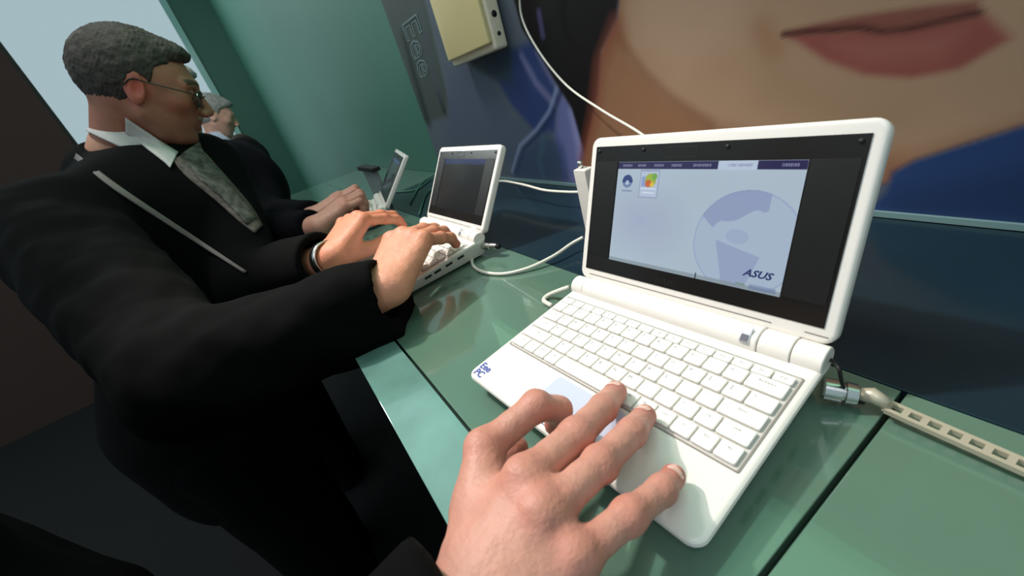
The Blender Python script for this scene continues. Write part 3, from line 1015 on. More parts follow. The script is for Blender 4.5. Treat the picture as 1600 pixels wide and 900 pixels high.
# =================================================================== PEOPLE
def hand_sdf(wrist, fore, Ks, chains, thumb, rw=0.024, rf=0.0088, rK=0.0125, scale=1.0):
    """wrist centre, forearm point, four knuckles, four chains of [PIP, DIP, TIP], thumb chain [base, mcp, ip, tip]"""
    wrist = np.array(wrist); fore = np.array(fore); Ks = [np.array(k) for k in Ks]
    side = Ks[3] - Ks[0]; side /= np.linalg.norm(side)
    facs = [1.0, 1.03, 0.98, 0.86]

    def f(p):
        d = cap(p, fore, wrist, rw * 1.15, rw * 0.92)
        # carpal block then metacarpals
        for i, k in enumerate(Ks):
            o = side * (i - 1.5) * 0.0115 * scale
            a = wrist + o * 0.9 + (k - wrist) * 0.08
            n = cap(p, a, k, rw * 0.62, rK * facs[i])
            d = smin(d, n, 0.014 * scale)
        mid = sum(Ks) / 4
        dn = -PALM_UP
        d = smin(d, cap(p, wrist + (mid - wrist) * 0.25 + dn * 0.006, wrist + (mid - wrist) * 0.8 + dn * 0.008, rw * 0.75, rw * 0.6), 0.012 * scale)
        tb = [np.array(t) for t in thumb]
        d = smin(d, cap(p, tb[0], tb[1], 0.015 * scale, 0.0125 * scale), 0.014 * scale)
        th = smin(cap(p, tb[1], tb[2], 0.0115 * scale, 0.0105 * scale), cap(p, tb[2], tb[3], 0.0108 * scale, 0.0088 * scale), 0.004)
        d = smin(d, th, 0.005 * scale)
        fg = None
        for i, (k, ch) in enumerate(zip(Ks, chains)):
            r = rf * facs[i]
            pts = [k] + [np.array(c) for c in ch]
            rad = [r * 1.14, r * 1.03, r * 0.98, r * 0.86]
            g = None
            for j in range(len(pts) - 1):
                c_ = cap(p, pts[j], pts[j + 1], rad[j] * (0.97), rad[j + 1])
                g = c_ if g is None else smin(g, c_, 0.004)
            # joint swelling
            g = smin(g, np.linalg.norm(p - pts[1].astype(np.float32), axis=1) - r * 1.04, 0.004)
            fg = g if fg is None else np.minimum(fg, smin(fg, g, 0.0008))
            # web
        d = smin(d, fg, 0.0045 * scale)
        # knuckle bumps + tendons
        for k in Ks:
            q = k + PALM_UP * rK * 0.45
            d = smin(d, np.linalg.norm(p - q.astype(np.float32), axis=1) - rK * 0.56, 0.007)
            d = smin(d, cap(p, q, wrist + (q - wrist) * 0.35 + PALM_UP * rw * .15, 0.0035, 0.002), 0.006)
        return d + 0.00022 * wob(p, 520)
    return f


PALM_UP = np.array([0, 0, 1.0])


def nails_color(me, Ks, chains, thumb, base=(214, 158, 132), red=(202, 112, 92)):
    v = verts(me); c = np.tile(np.array(lin(base)), (len(v), 1))
    R_ = np.array(lin(red))
    def blend(P, rad, col, op):
        nonlocal c
        a = np.clip(1 - np.linalg.norm(v - np.asarray(P), axis=1) / rad, 0, 1)[:, None] * op
        c = c * (1 - a) + np.array(col) * a
    for k, ch in zip(Ks, chains):
        blend(k, 0.020, R_, 0.55)
        blend(ch[0], 0.015, R_, 0.6)
        blend(ch[-1], 0.019, R_, 0.95)
        blend(ch[1], 0.012, R_, 0.5)
    blend(thumb[-1], 0.018, R_, 0.7)
    return c


def nail_geo(dip, tip, r, up):
    """curved nail plate near the tip of a finger"""
    dip = np.array(dip); tip = np.array(tip)
    d = tip - dip; d /= np.linalg.norm(d)
    up = np.array(up, float); up -= d * (up @ d); up /= np.linalg.norm(up)
    s = np.cross(d, up)
    V = []; F = []; nu, nv = 7, 9
    c = tip - d * r * 0.25
    for i in range(nu):
        u = i / (nu - 1)                              # root -> free edge
        w = 0.95 * (0.80 + 0.20 * math.sin(math.pi * min(1, u * 1.2)))
        for j in range(nv):
            a = (j / (nv - 1) - 0.5) * 1.75 * w
            rr = r * (0.985 - 0.16 * u * u) + 0.0003
            V.append(c + d * (u - 0.45) * r * 1.35 + (up * math.cos(a) + s * math.sin(a)) * rr)
    for i in range(nu - 1):
        for j in range(nv - 1):
            F.append((i * nv + j, i * nv + j + 1, (i + 1) * nv + j + 1, (i + 1) * nv + j))
    return np.array(V), F


def bounds(pts, pad):
    P = np.array(pts); return P.min(0) - pad, P.max(0) + pad


def jacket_arm(p, S, E, Wc, rs, re, rw, op=None):
    a = cap(p, S, E, rs, re); b = cap(p, E, Wc, re, rw)
    return smin(a, b, 0.03)


def cutplane(p, P, n):
    return (p - np.asarray(P, np.float32)) @ np.asarray(n, np.float32)


# ---------- generic head in local frame (f forward, l sideways, u up), metres
def head_sdf(C, Fd, U, nose=1.0):
    Fd = np.array(Fd, float); Fd /= np.linalg.norm(Fd)
    U = np.array(U, float); U -= Fd * (U @ Fd); U /= np.linalg.norm(U)
    Lf = np.cross(U, Fd)
    A = np.array([Fd, Lf, U]); C = np.array(C)

    def f(p):
        q = ((p - C.astype(np.float32)) @ A.T.astype(np.float32))
        qs = q.copy(); qs[:, 1] = np.abs(qs[:, 1])
        d = ell(q, (-0.016, 0, 0.022), (0.092, 0.074, 0.082))
        d = smin(d, ell(q, (0.022, 0, -0.012), (0.066, 0.064, 0.078)), 0.03)
        d = smin(d, ell(q, (0.036, 0, -0.062), (0.046, 0.046, 0.042)), 0.03)          # jaw
        d = smin(d, ell(q, (0.070, 0, -0.090), (0.018, 0.022, 0.016)), 0.02)          # chin
        d = smin(d, cap(qs, (0.004, 0.056, -0.048), (0.055, 0.030, -0.088), 0.014, 0.012), 0.025)
        d = smin(d, cap(qs, (0.082, 0.006, 0.026), (0.070, 0.042, 0.022), 0.009, 0.008), 0.014)      # brow
        d = smin(d, ell(qs, (0.058, 0.044, -0.014), (0.020, 0.020, 0.017)), 0.02)     # cheek
        d = smax(d, -ell(qs, (0.092, 0.031, 0.006), (0.014, 0.017, 0.011)), 0.010)    # eye socket
        d = smin(d, np.linalg.norm(qs - np.array((0.073, 0.030, 0.005), np.float32), axis=1) - 0.0125, 0.003)  # eyeball with lid
        d = smin(d, cap(q, (0.088, 0, 0.012), (0.108, 0, -0.024), 0.006, 0.0105), 0.010)   # nose
        d = smin(d, ell(qs, (0.100, 0.010, -0.030), (0.011, 0.008, 0.008)), 0.006)
        d = smin(d, cap(qs, (0.091, 0.0, -0.051), (0.083, 0.019, -0.053), 0.0055, 0.003), 0.005)
        d = smin(d, cap(qs, (0.089, 0.0, -0.0625), (0.082, 0.016, -0.0605), 0.0062, 0.003), 0.005)
        d = smax(d, -cap(qs, (0.098, 0, -0.0565), (0.086, 0.022, -0.0565), 0.0016, 0.001), 0.002)
        # ears
        er = ell(qs, (-0.006, 0.076, -0.004), (0.017, 0.0065, 0.031), np.array([[0.97, 0.2, 0.12], [-0.25, 0.96, 0.0], [-0.12, 0, 0.99]]))
        er = smax(er, -ell(qs, (-0.002, 0.084, -0.001), (0.009, 0.007, 0.018)), 0.004)
        d = smin(d, er, 0.006)
        # neck
        return d
    return f, A, C


def hair_sdf(C, A, headf, thick=0.006):
    def f(p):
        q = ((p - C.astype(np.float32)) @ A.T.astype(np.float32)); qs = q.copy(); qs[:, 1] = np.abs(qs[:, 1])
        d = ell(q, (-0.017, 0, 0.024), (0.092 + thick, 0.075 + thick * .8, 0.083 + thick))
        d = smin(d, ell(q, (0.045, 0.005, 0.080), (0.034, 0.05, 0.020)), 0.02)
        lm = np.sin(q[:, 0] * 900 + 3 * np.sin(q[:, 2] * 120)) * 0.0006
        d = d + 0.0014 * wob(p, 240) + 0.0010 * wob(p, 520, 2.0) + lm
        g = np.interp(q[:, 0], [-.12, -.05, -.02, 0.006, 0.016, 0.024, 0.05, 0.075, 0.11], [-.062, -.060, -.04, -.012, -.008, .040, .060, .070, .074]).astype(np.float32)
        d = smax(d, (g + 0.003 * wob(p, 300) - q[:, 2]) * 0.55, 0.004)
        earcut = ell(qs, (0.000, 0.085, -0.010), (0.020, 0.03, 0.034))
        d = smax(d, -earcut, 0.006)
        return d
    return f


def cam_frame(x, y, fwd_ang, yaw=0.0):
    """local view-perpendicular frame at a pixel: forward direction rotated fwd_ang (deg, clockwise from image right), yaw towards (+) camera"""
    r = ray(x, y); r = r / np.linalg.norm(r)
    rt = ROT[0] - r * (ROT[0] @ r); rt /= np.linalg.norm(rt)
    dn = np.cross(r, rt)
    a = math.radians(fwd_ang)
    Fd = rt * math.cos(a) + dn * math.sin(a); U = rt * math.sin(a) - dn * math.cos(a)
    w = math.radians(yaw)
    Fd = Fd * math.cos(w) - r * math.sin(w)
    return Fd, U, r


def ribbon(name, bvh, rows, m, parent, lift=0.003, thick=0.0025, n=14):
    """drape a strip over a body: rows = list of (pixel left, pixel right) pairs, laid on the surface seen there"""
    rows = [(np.array(a, float), np.array(b, float)) for a, b in rows]
    La = catmull([np.append(a, 0) for a, b in rows], 6)[:, :2]; Lb = catmull([np.append(b, 0) for a, b in rows], 6)[:, :2]
    V = []; last = None
    nc = 5
    for a, b in zip(La, Lb):
        for k in range(nc):
            q = a + (b - a) * k / (nc - 1)
            r = ray(*q); r = r / np.linalg.norm(r)
            loc, nor, i, dist = bvh.ray_cast(Vector(CAM), Vector(r))
            if loc is None or (last is not None and abs(dist - last) > 0.12):
                P = CAM + r * (last if last else 0.8)
            else:
                P = np.array(loc); last = dist
            V.append(P - r * lift)
    nr = len(La); V = np.array(V)
    G_ = V.reshape(nr, nc, 3)
    for _ in range(3):
        G2 = G_.copy(); G2[1:-1] = (G_[:-2] + 2 * G_[1:-1] + G_[2:]) / 4
        G_ = G2
    V = G_.reshape(-1, 3)
    F = [(i * nc + j, i * nc + j + 1, (i + 1) * nc + j + 1, (i + 1) * nc + j) for i in range(nr - 1) for j in range(nc - 1)]
    o = link(name, mesh_from(name, V, F), m, parent)
    s = o.modifiers.new('thick', 'SOLIDIFY'); s.thickness = thick; s.offset = 0
    return o


def person_root(name, P):
    return empty(name, (float(P[0]), float(P[1]), -1.0))


def add_mesh(name, me, m, root, cols=None):
    if cols is not None: vcol(me, cols)
    L = Vector(root.location)
    me.transform(Matrix.Translation(-L))
    return link(name, me, m, root)


def Z(x, y, z): return onz(x, y, z)


def sub(ch, i, r, nails_up, root, name='fingernail'):
    pass


def ik_hand(W, tips, right, zK=0.078, LM=0.078, spread=0.0195, ups=None):
    """anatomical hand from a wrist point and four fingertip points"""
    W = np.array(W); tips = [np.array(t) for t in tips]
    d = sum(tips) / 4 - W; d[2] = 0; d /= np.linalg.norm(d)
    sd = np.cross(d, [0, 0, 1.0]) * (1 if right else -1)      # index -> little finger
    Ks = []; ch = []
    for i, T in enumerate(tips):
        K = W + d * (LM - 0.004 * abs(i - 1)) + sd * (i - 1.4) * spread
        K[2] = zK - 0.003 * abs(i - 1)
        L1 = (0.043, 0.047, 0.044, 0.035)[i]; L2 = (0.042, 0.045, 0.042, 0.036)[i]
        v = T - K; D = np.linalg.norm(v)
        if D > (L1 + L2) * 0.985:
            v = v / D * (L1 + L2) * 0.985; D = (L1 + L2) * 0.985; T = K + v
        e = v / D; up = np.array([0, 0, 1.0]) - e * e[2]; up /= np.linalg.norm(up)
        a = (L1 * L1 - L2 * L2 + D * D) / (2 * D); hh = math.sqrt(max(1e-8, L1 * L1 - a * a))
        P = K + e * a + up * hh
        q = T - P
        Dp = P + q * 0.56 + up * 0.004 + d * 0.003
        Ks.append(K); ch.append([P, Dp, T])
    th = [W + d * 0.018 - sd * 0.014 + np.array([0, 0, -0.008]), W + d * 0.052 - sd * 0.032 + np.array([0, 0, -0.010]),
          W + d * 0.085 - sd * 0.036 + np.array([0, 0, -0.012]), W + d * 0.108 - sd * 0.028 + np.array([0, 0, -0.014])]
    return Ks, ch, th


# ---------- nearest person : right hand on the palm rest
def near_person():
    global PALM_UP
    deck = lambda P: FH + math.tan(TILT) * P[1]
    Ks = [Z(758, 700, 0.064), Z(822, 748, 0.071), Z(852, 802, 0.069), Z(905, 868, 0.058)]
    ch = [
        [Z(838, 634, 0.066), Z(873, 640, 0.050), Z(868, 664, 0.0345)],
        [Z(900, 680, 0.062), Z(942, 638, 0.048), Z(962, 612, 0.0355)],
        [Z(938, 724, 0.061), Z(987, 676, 0.048), Z(1007, 650, 0.0365)],
        [Z(983, 805, 0.053), Z(1034, 766, 0.043), Z(1052, 744, 0.0345)],
    ]
    wr = Z(772, 925, 0.050)
    fore = wr + np.array([0.012, -0.10, -0.004])
    thumb = [wr + np.array([-0.012, 0.018, -0.012]), Z(742, 800, 0.045), Z(780, 725, 0.036), Z(805, 700, 0.0335)]
    for k, c in zip(Ks, ch):
        pts = [k] + c
        print('near finger', [round(float(np.linalg.norm(a - b)) * 1000) for a, b in zip(pts[:-1], pts[1:])], 'wrist', round(float(np.linalg.norm(wr - k)) * 1000))
    nrm = np.cross(Ks[3] - Ks[0], (Ks[1] + Ks[2]) / 2 - wr); nrm /= np.linalg.norm(nrm)
    if nrm[2] < 0: nrm = -nrm
    PALM_UP = nrm
    f = hand_sdf(wr, fore, Ks, ch, thumb, rw=0.0255, rf=0.0087, rK=0.0118)
    allp = [fore, wr] + Ks + [q for c in ch for q in c] + thumb
    lo, hi = bounds(allp, 0.03)
    me = mesh_sdf('body', f, lo, hi, 0.0011)
    cols = nails_color(me, Ks, ch, thumb, base=(198, 140, 124), red=(188, 90, 74))
    vcol(me, cols)
    # rest of the body (out of the frame): arm, torso, legs, head
    S = np.array([0.06, -0.50, 0.38]); E = np.array([0.24, -0.36, 0.06]); Wc = fore
    hip = np.array([-0.12, -0.52, -0.12]); chest = np.array([-0.12, -0.52, 0.22]); nk = np.array([-0.12, -0.50, 0.47])
    LS = np.array([-0.30, -0.50, 0.37]); LE = np.array([-0.36, -0.56, 0.08]); LW = np.array([-0.24, -0.42, -0.14])
    Hc = nk + np.array([0.0, 0.03, 0.13])
    hf, A, C = head_sdf(Hc, (0.3, 0.9, -0.35), (0, 0.3, 1))

    def bodyf(p):
        d = smin(cap(p, chest, hip, 0.115, 0.12), cap(p, LS, S, 0.06), 0.06)
        d = smin(d, cap(p, nk, Hc + np.array([0, -0.02, -0.03]), 0.055, 0.052), 0.03)
        d = smin(d, hf(p), 0.015)
        for a, b, c in ((S, E, Wc), (LS, LE, LW)):
            d = smin(d, smin(cap(p, a, b, 0.045, 0.036), cap(p, b, c, 0.036, 0.027), 0.02), 0.02)
        d = smin(d, np.linalg.norm(p - LW.astype(np.float32), axis=1) - 0.035, 0.02)
        for sx in (-1, 1):
            d = smin(d, cap(p, hip + np.array([sx * 0.08, 0, -0.02]), (hip[0] + sx * 0.1, -0.52, -0.94), 0.085, 0.045), 0.05)
        return d
    me2 = mesh_sdf('b2', bodyf, (-0.6, -0.8, -1.0), (0.45, -0.12, 0.76), 0.009)
    vcol(me2, np.tile(np.array(lin((205, 150, 125))), (len(me2.vertices), 1)))
    root = person_root('person', hip)
    bodym = join_meshes('body', [me, me2])
    add_mesh('body', bodym, SKIN, root)
    parts = [nail_geo(ch[i][1], ch[i][2], 0.0087 * [1, 1.03, .98, .86][i] * 0.88, u) for i, u in ((1, nrm), (2, nrm), (3, nrm + np.array([0.3, 0, 0])))]
    for V, F in parts:
        add_mesh('fingernail', mesh_from('fingernail', V, F), mat('nail', (226, 172, 158), 0.25, coat=.5), root)
    lo, hi = bounds([C], 0.16)
    add_mesh('hair', mesh_sdf('hair', hair_sdf(C, A, hf, 0.010), lo, hi, 0.005), mat('dark_brown_hair', (48, 32, 26), 0.8, noise=.3, nscale=60), root)
    # jacket
    ax = (wr - fore) / np.linalg.norm(wr - fore)
    cuffP = wr - ax * 0.010
    Wj = wr + ax * 0.05

    def jf(p):
        d = smin(cap(p, chest, hip, 0.165, 0.165), cap(p, LS, S, 0.085), 0.08)
        d = smin(d, cap(p, hip, hip + np.array([0, 0, -0.12]), 0.17), 0.05)
        arm = jacket_arm(p, S, E, Wj, 0.085, 0.062, 0.041)
        arm = smax(arm, cutplane(p, cuffP, ax), 0.002)
        arm = smax(arm, -smax(cap(p, cuffP - ax * 0.03, Wj, 0.036), cutplane(p, cuffP - ax * 0.03, -ax), 0.002), 0.002)
        d = smin(d, arm, 0.04)
        la = jacket_arm(p, LS, LE, LW, 0.085, 0.062, 0.048)
        d = smin(d, la, 0.04)
        d = smax(d, -cap(p, nk + np.array([0, 0, -0.02]), Hc, 0.07), 0.01)
        return d + 0.004 * wob(p, 38)
    me3 = mesh_sdf('jacket', jf, (-0.62, -0.8, -0.5), (0.45, -0.05, 0.56), 0.006)
    add_mesh('jacket', me3, JACKET, root)

    def tf(p):
        d = None
        for sx in (-1, 1):
            c = cap(p, hip + np.array([sx * 0.08, 0, -0.05]), (hip[0] + sx * 0.1, -0.52, -0.99), 0.12, 0.075)
            d = c if d is None else smin(d, c, 0.04)
        return d + 0.003 * wob(p, 30)
    add_mesh('trousers', mesh_sdf('trousers', tf, (-0.5, -0.75, -1.0), (0.25, -0.3, -0.02), 0.01), JACKET, root)
    tag(root, 'person in black, mostly outside the picture, right hand resting on the nearest netbook', 'person')


near_person()


# ---------- man with glasses at the middle netbook
def man_glasses():
    global PALM_UP
    Fd, U, r = cam_frame(230, 140, 14, 7)
    Hc = at(226, 137, 0.86)
    hf, A, C = head_sdf(Hc, Fd, U)
    nk = at(196, 232, 0.90)
    chest = at(255, 372, 0.90); hip = np.array([-0.80, -0.34, -0.22])
    RS = at(92, 365, 0.70); RE = at(300, 585, 0.53); RW = Z(602, 452, 0.056)
    LS = at(322, 262, 1.02); LE = at(395, 440, 0.86); LW = Z(517, 404, 0.056)
    print('A', 'RS-RE', np.linalg.norm(RS - RE), 'RE-RW', np.linalg.norm(RE - RW), 'LS-LE', np.linalg.norm(LS - LE), 'LE-LW', np.linalg.norm(LE - LW), 'neck-RS', np.linalg.norm(nk - RS), 'nk-LS', np.linalg.norm(nk - LS))
    print(' pts', nk, chest, RS, RE, RW, LS, LE, LW, Hc)
    # right hand
    PALM_UP = np.array([0, 0, 1.0])
    KsR, chR, thR = ik_hand(RW, [(-0.325, 0.160, 0.041), (-0.300, 0.172, 0.041), (-0.272, 0.168, 0.041), (-0.238, 0.152, 0.040)], True, zK=0.092)
    foreR = RW + (RE - RW) * 0.30
    fR = hand_sdf(RW, foreR, KsR, chR, thR, rw=0.0275, rf=0.0092, rK=0.013)
    lo, hi = bounds([foreR, RW] + KsR + [q for c in chR for q in c] + thR, 0.035)
    m1 = mesh_sdf('h1', fR, lo, hi, 0.0016); vcol(m1, nails_color(m1, KsR, chR, thR, base=(216, 146, 118), red=(206, 100, 70)))
    # left hand
    KsL, chL, thL = ik_hand(LW, [(-0.462, 0.160, 0.041), (-0.485, 0.176, 0.041), (-0.512, 0.172, 0.041), (-0.538, 0.158, 0.040)], False, zK=0.094)
    foreL = LW + (LE - LW) * 0.30
    fL = hand_sdf(LW, foreL, KsL, chL, thL, rw=0.0265, rf=0.0092, rK=0.013)
    lo, hi = bounds([foreL, LW] + KsL + [q for c in chL for q in c] + thL, 0.035)
    m2 = mesh_sdf('h2', fL, lo, hi, 0.002); vcol(m2, nails_color(m2, KsL, chL, thL, base=(216, 138, 108), red=(206, 92, 60)))

    ndir = nk - Hc

    def upper(p):
        d = hf(p)
        d = smin(d, cap(p, Hc - A[0] * 0.032 - A[2] * 0.03, nk, 0.054, 0.056), 0.02)
        d = smin(d, cap(p, Hc + A[0] * 0.025 - A[2] * 0.075, nk + A[0] * 0.03, 0.035, 0.045), 0.025)
        return smax(d, cutplane(p, nk + ndir * 0.2, ndir / np.linalg.norm(ndir)), 0.01)
    lo, hi = bounds([Hc, nk], 0.15)
    m3 = mesh_sdf('h3', upper, lo, hi, 0.0024)
    v = verts(m3); q = (v - C) @ A.T
    col = np.tile(np.array(lin((158, 102, 82))), (len(v), 1))  # head skin painted darker than the hands, shade on the face put into colour
    def bl(mask, rgb, op):
        nonlocal col
        a = (mask * op)[:, None]; col = col * (1 - a) + np.array(lin(rgb)) * a
    aq = np.abs(q[:, 1])
    bl(np.clip(1 - np.hypot(q[:, 0] + 0.004, (q[:, 2] + 0.002) * .7) / 0.03, 0, 1) * (aq > 0.06), (190, 84, 70), 0.9)
    bl(np.clip(1 - np.linalg.norm(np.stack([q[:, 0] - 0.06, aq - 0.045, q[:, 2] + 0.02], 1), axis=1) / 0.03, 0, 1), (186, 96, 80), 0.5)
    bl(((q[:, 2] > -0.068) & (q[:, 2] < -0.047) & (q[:, 0] > 0.080) & (aq < 0.022)).astype(float), (140, 66, 62), 0.7)
    bl(np.clip((-(q[:, 2] + 0.045)) / 0.02, 0, 1) * (q[:, 0] > 0.0), (120, 88, 72), 0.4)          # beard stubble
    eyed = np.linalg.norm(np.stack([q[:, 0] - 0.083, aq - 0.031, q[:, 2] - 0.003], 1), axis=1)
    bl(np.clip(1 - eyed / 0.008, 0, 1), (30, 20, 18), 1.0)
    brow = np.hypot(q[:, 2] - 0.030 + (aq - 0.03) ** 2 * 8, 0) < 0.0045
    bl((brow & (q[:, 0] > 0.066) & (aq > 0.012) & (aq < 0.05)).astype(float), (58, 44, 38), 0.9)
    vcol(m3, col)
    bv3 = [tuple(v_.co) for v_ in m3.vertices]; bf3 = [tuple(p_.vertices) for p_ in m3.polygons]

    def low(p):
        d = smin(cap(p, chest, hip, 0.11, 0.12), cap(p, LS, RS, 0.055), 0.06)
        d = smin(d, cap(p, nk, nk + ndir * 0.3, 0.06), 0.03)
        for a, b, c in ((RS, RE, foreR), (LS, LE, foreL)):
            d = smin(d, smin(cap(p, a, b, 0.045, 0.036), cap(p, b, c, 0.036, 0.027), 0.02), 0.02)
        for sx in (-1, 1):
            d = smin(d, cap(p, hip + WS * sx * 0.08, (hip[0] + sx * 0.1, hip[1], -0.94), 0.085, 0.045), 0.05)
        return d
    m4 = mesh_sdf('b4', low, (-1.25, -0.65, -1.0), (-0.1, 0.25, 0.5), 0.010)
    vcol(m4, np.tile(np.array(lin((200, 145, 120))), (len(m4.vertices), 1)))
    root = person_root('person', hip)
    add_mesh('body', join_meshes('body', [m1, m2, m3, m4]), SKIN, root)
    # hair
    lo, hi = bounds([C], 0.16)
    add_mesh('hair', mesh_sdf('hair', hair_sdf(C, A, hf), lo, hi, 0.0026), HAIR, root)
    # jacket
    axR = (RW - RE) / np.linalg.norm(RW - RE); axL = (LW - LE) / np.linalg.norm(LW - LE)
    # the loose near sleeve hangs below the wrist
    RWj = at(575, 497, 0.535); cuffR = RW + axR * 0.004
    dR = RWj - RE; dR = dR / np.linalg.norm(dR)

    def jf(p):
        d = cap(p, chest, hip, 0.15, 0.17)
        d = smin(d, cap(p, RS * 0.9 + LS * 0.1, LS * 0.86 + RS * 0.14, 0.085, 0.085), 0.08)
        d = smin(d, cap(p, nk + ndir * 0.55, chest, 0.085, 0.14), 0.07)
        d = smin(d, cap(p, hip, hip + np.array([0, 0, -0.15]), 0.18), 0.05)
        a = jacket_arm(p, RS, RE, RWj + axR * 0.05, 0.088, 0.075, 0.050)
        a = smin(a, cap(p, RE, RW + axR * 0.05, 0.07, 0.036), 0.03)
        a = smax(a, cutplane(p, cuffR, axR), 0.003)
        a = smax(a, -smax(cap(p, RW - axR * 0.012, RW + axR * 0.1, 0.031), cutplane(p, RW - axR * 0.012, -axR), 0.002), 0.003)
        a = a + 0.005 * wob(p, 42, 1.0) + 0.002 * wob(p, 100, 3)
        d = smin(d, a, 0.03)
        b = jacket_arm(p, LS, LE, LW + axL * 0.03, 0.082, 0.066, 0.048)
        b = smax(b, cutplane(p, LW - axL * 0.02, axL), 0.003)
        b = smax(b, -smax(cap(p, LW - axL * 0.05, LW + axL * 0.1, 0.038), cutplane(p, LW - axL * 0.05, -axL), 0.002), 0.003)
        d = smin(d, b, 0.03)
        d = smax(d, -cap(p, nk - ndir * 0.2, Hc, 0.080), 0.008)
        return d + 0.003 * wob(p, 34)
    mj = mesh_sdf('jacket', jf, (-1.35, -0.70, -0.62), (-0.08, 0.30, 0.45), 0.0045)
    nj = len(mj.vertices)
    bvh = BVHTree.FromPolygons([tuple(v.co) for v in mj.vertices] + bv3, [tuple(p.vertices) for p in mj.polygons] + [tuple(i + nj for i in f_) for f_ in bf3])
    add_mesh('jacket', mj, JACKET, root)

    def tf(p):
        d = None
        for sx in (-1, 1):
            c = cap(p, hip + WS * sx * 0.08 + np.array([0, 0, -0.05]), (hip[0] + sx * 0.1, hip[1], -0.99), 0.12, 0.075)
            d = c if d is None else smin(d, c, 0.04)
        return d + 0.003 * wob(p, 30)
    add_mesh('trousers', mesh_sdf('trousers', tf, (hip[0] - .3, hip[1] - .25, -1.0), (hip[0] + .3, hip[1] + .25, -0.1), 0.012), JACKET, root)
    L = Vector(root.location)

    def rib(name, rows, m, lift, thick=0.003):
        o = ribbon(name, bvh, rows, m, None, lift, thick)
        o.data.transform(Matrix.Translation(-L)); o.parent = root
        return o
    rib('shirt_front', [((270, 250), (310, 228)), ((292, 276), (334, 254)), ((336, 312), (364, 288)), ((374, 346), (394, 324)), ((398, 364), (410, 352))], mat('checked_shirt', (96, 84, 80), 0.85, noise=0.55, nscale=90), 0.004)
    rib('tie', [((284, 240), (312, 222)), ((300, 262), (322, 246)), ((312, 280), (340, 262)), ((350, 312), (368, 296)), ((385, 350), (402, 340))], mat('grey_patterned_tie', (84, 80, 74), 0.8, noise=0.7, nscale=70), 0.009)
    Fc, Uc, rc = cam_frame(226, 224, 34, 0)
    Cc = Hc + (nk - Hc) * 0.80 + Fc * 0.036 - Uc * 0.010
    Ac = np.array([Fc, np.cross(Uc, Fc), Uc])

    def colf(p):
        q = (p - Cc.astype(np.float32)) @ Ac.T.astype(np.float32)
        rad = np.hypot(q[:, 0] / 1.15, q[:, 1]) + 0.30 * q[:, 2]
        d = np.abs(rad - 0.077) - 0.0028
        d = smax(d, np.abs(q[:, 2]) - 0.017, 0.002)
        notch = 0.012 - np.abs(q[:, 1]) - 0.5 * (0.012 - q[:, 2])
        d = smax(d, np.where(q[:, 0] > 0, notch, -1), 0.002)
        return d * 0.8
    lo, hi = bounds([Cc], 0.10)
    add_mesh('collar', mesh_sdf('collar', colf, lo, hi, 0.002), SHIRT, root)
    rib('collar_wing', [((196, 184), (196, 208)), ((214, 196), (216, 222)), ((238, 212), (240, 240)), ((262, 228), (258, 254)), ((278, 238), (266, 262))], SHIRT, 0.008, 0.003)
    rib('jacket_piping', [((120, 240), (117, 248)), ((178, 285), (175, 294)), ((235, 324), (231, 331)), ((300, 367), (296, 373)), ((350, 400), (347, 405)), ((385, 424), (383, 427))], mat('pale_piping', (112, 102, 100), 0.7), 0.005)
    # watch on the left wrist
    Wp = LW - axL * 0.004
    sd_ = np.cross(axL, [0, 0, 1.0]); sd_ /= np.linalg.norm(sd_); up_ = np.cross(sd_, axL)
    ring = [Wp + (sd_ * math.cos(a) + up_ * math.sin(a)) * 0.0285 for a in np.linspace(0, 2 * math.pi, 40)]
    V = []; F = []
    for i, P in enumerate(ring[:-1]):
        rad = (P - Wp) / np.linalg.norm(P - Wp)
        for dx, dr in ((-0.008, 0), (0.008, 0), (0.008, 0.003), (-0.008, 0.003)):
            V.append(P + axL * dx + rad * dr)
    n = len(ring) - 1
    for i in range(n):
        j = (i + 1) % n
        for k in range(4):
            l = (k + 1) % 4
            F.append((i * 4 + k, i * 4 + l, j * 4 + l, j * 4 + k))
    add_mesh('watch', mesh_from('watch', V, F), SILVER, root)
    # glasses in head frame
    def hp(f_, l_, u_): return C + A[0] * f_ + A[1] * l_ + A[2] * u_
    GM = mat('glasses_metal', (70, 66, 64), 0.3, metal=.8)
    parts = []
    for sg in (-1, 1):
        cen = np.array((0.094, 0.032 * sg, 0.0))
        lo_ = [hp(0.096 - 0.010 * abs(math.cos(a)) * (1 if math.cos(a) * sg * sg > 0 else 0), sg * (0.032 + 0.024 * math.cos(a)), -0.002 + 0.016 * math.sin(a)) for a in np.linspace(0, 2 * math.pi, 33)]
        parts.append(tube(lo_, 0.0011, 8))
        parts.append(tube(catmull([hp(0.088, sg * 0.056, 0.006), hp(0.06, sg * 0.070, 0.008), hp(0.02, sg * 0.079, 0.010), hp(-0.008, sg * 0.082, 0.012), hp(-0.022, sg * 0.080, -0.004)], 6), 0.0014, 8))
    parts.append(tube([hp(0.098, -0.008, 0.004), hp(0.102, 0, 0.007), hp(0.098, 0.008, 0.004)], 0.0011, 8))
    V, F = join(parts)
    g = add_mesh('glasses', mesh_from('glasses', V, F), GM, root)
    for sg in (-1, 1):
        V = []
        for dd in (0, 0.0012):
            V += [hp(0.0945 + dd - 0.004 * (math.cos(a) > 0), sg * (0.032 + 0.0235 * math.cos(a)), -0.002 + 0.0155 * math.sin(a)) for a in np.linspace(0, 2 * math.pi, 33)[:-1]]
        F = [tuple(range(32)), tuple(reversed(range(32, 64)))] + [(i, (i + 1) % 32, 32 + (i + 1) % 32, 32 + i) for i in range(32)]
        me = mesh_from('lens', V, F); me.transform(Matrix.Translation(-L))
        link('lens', me, clear_glass('lens_glass', (235, 240, 238)), g, smooth=False)
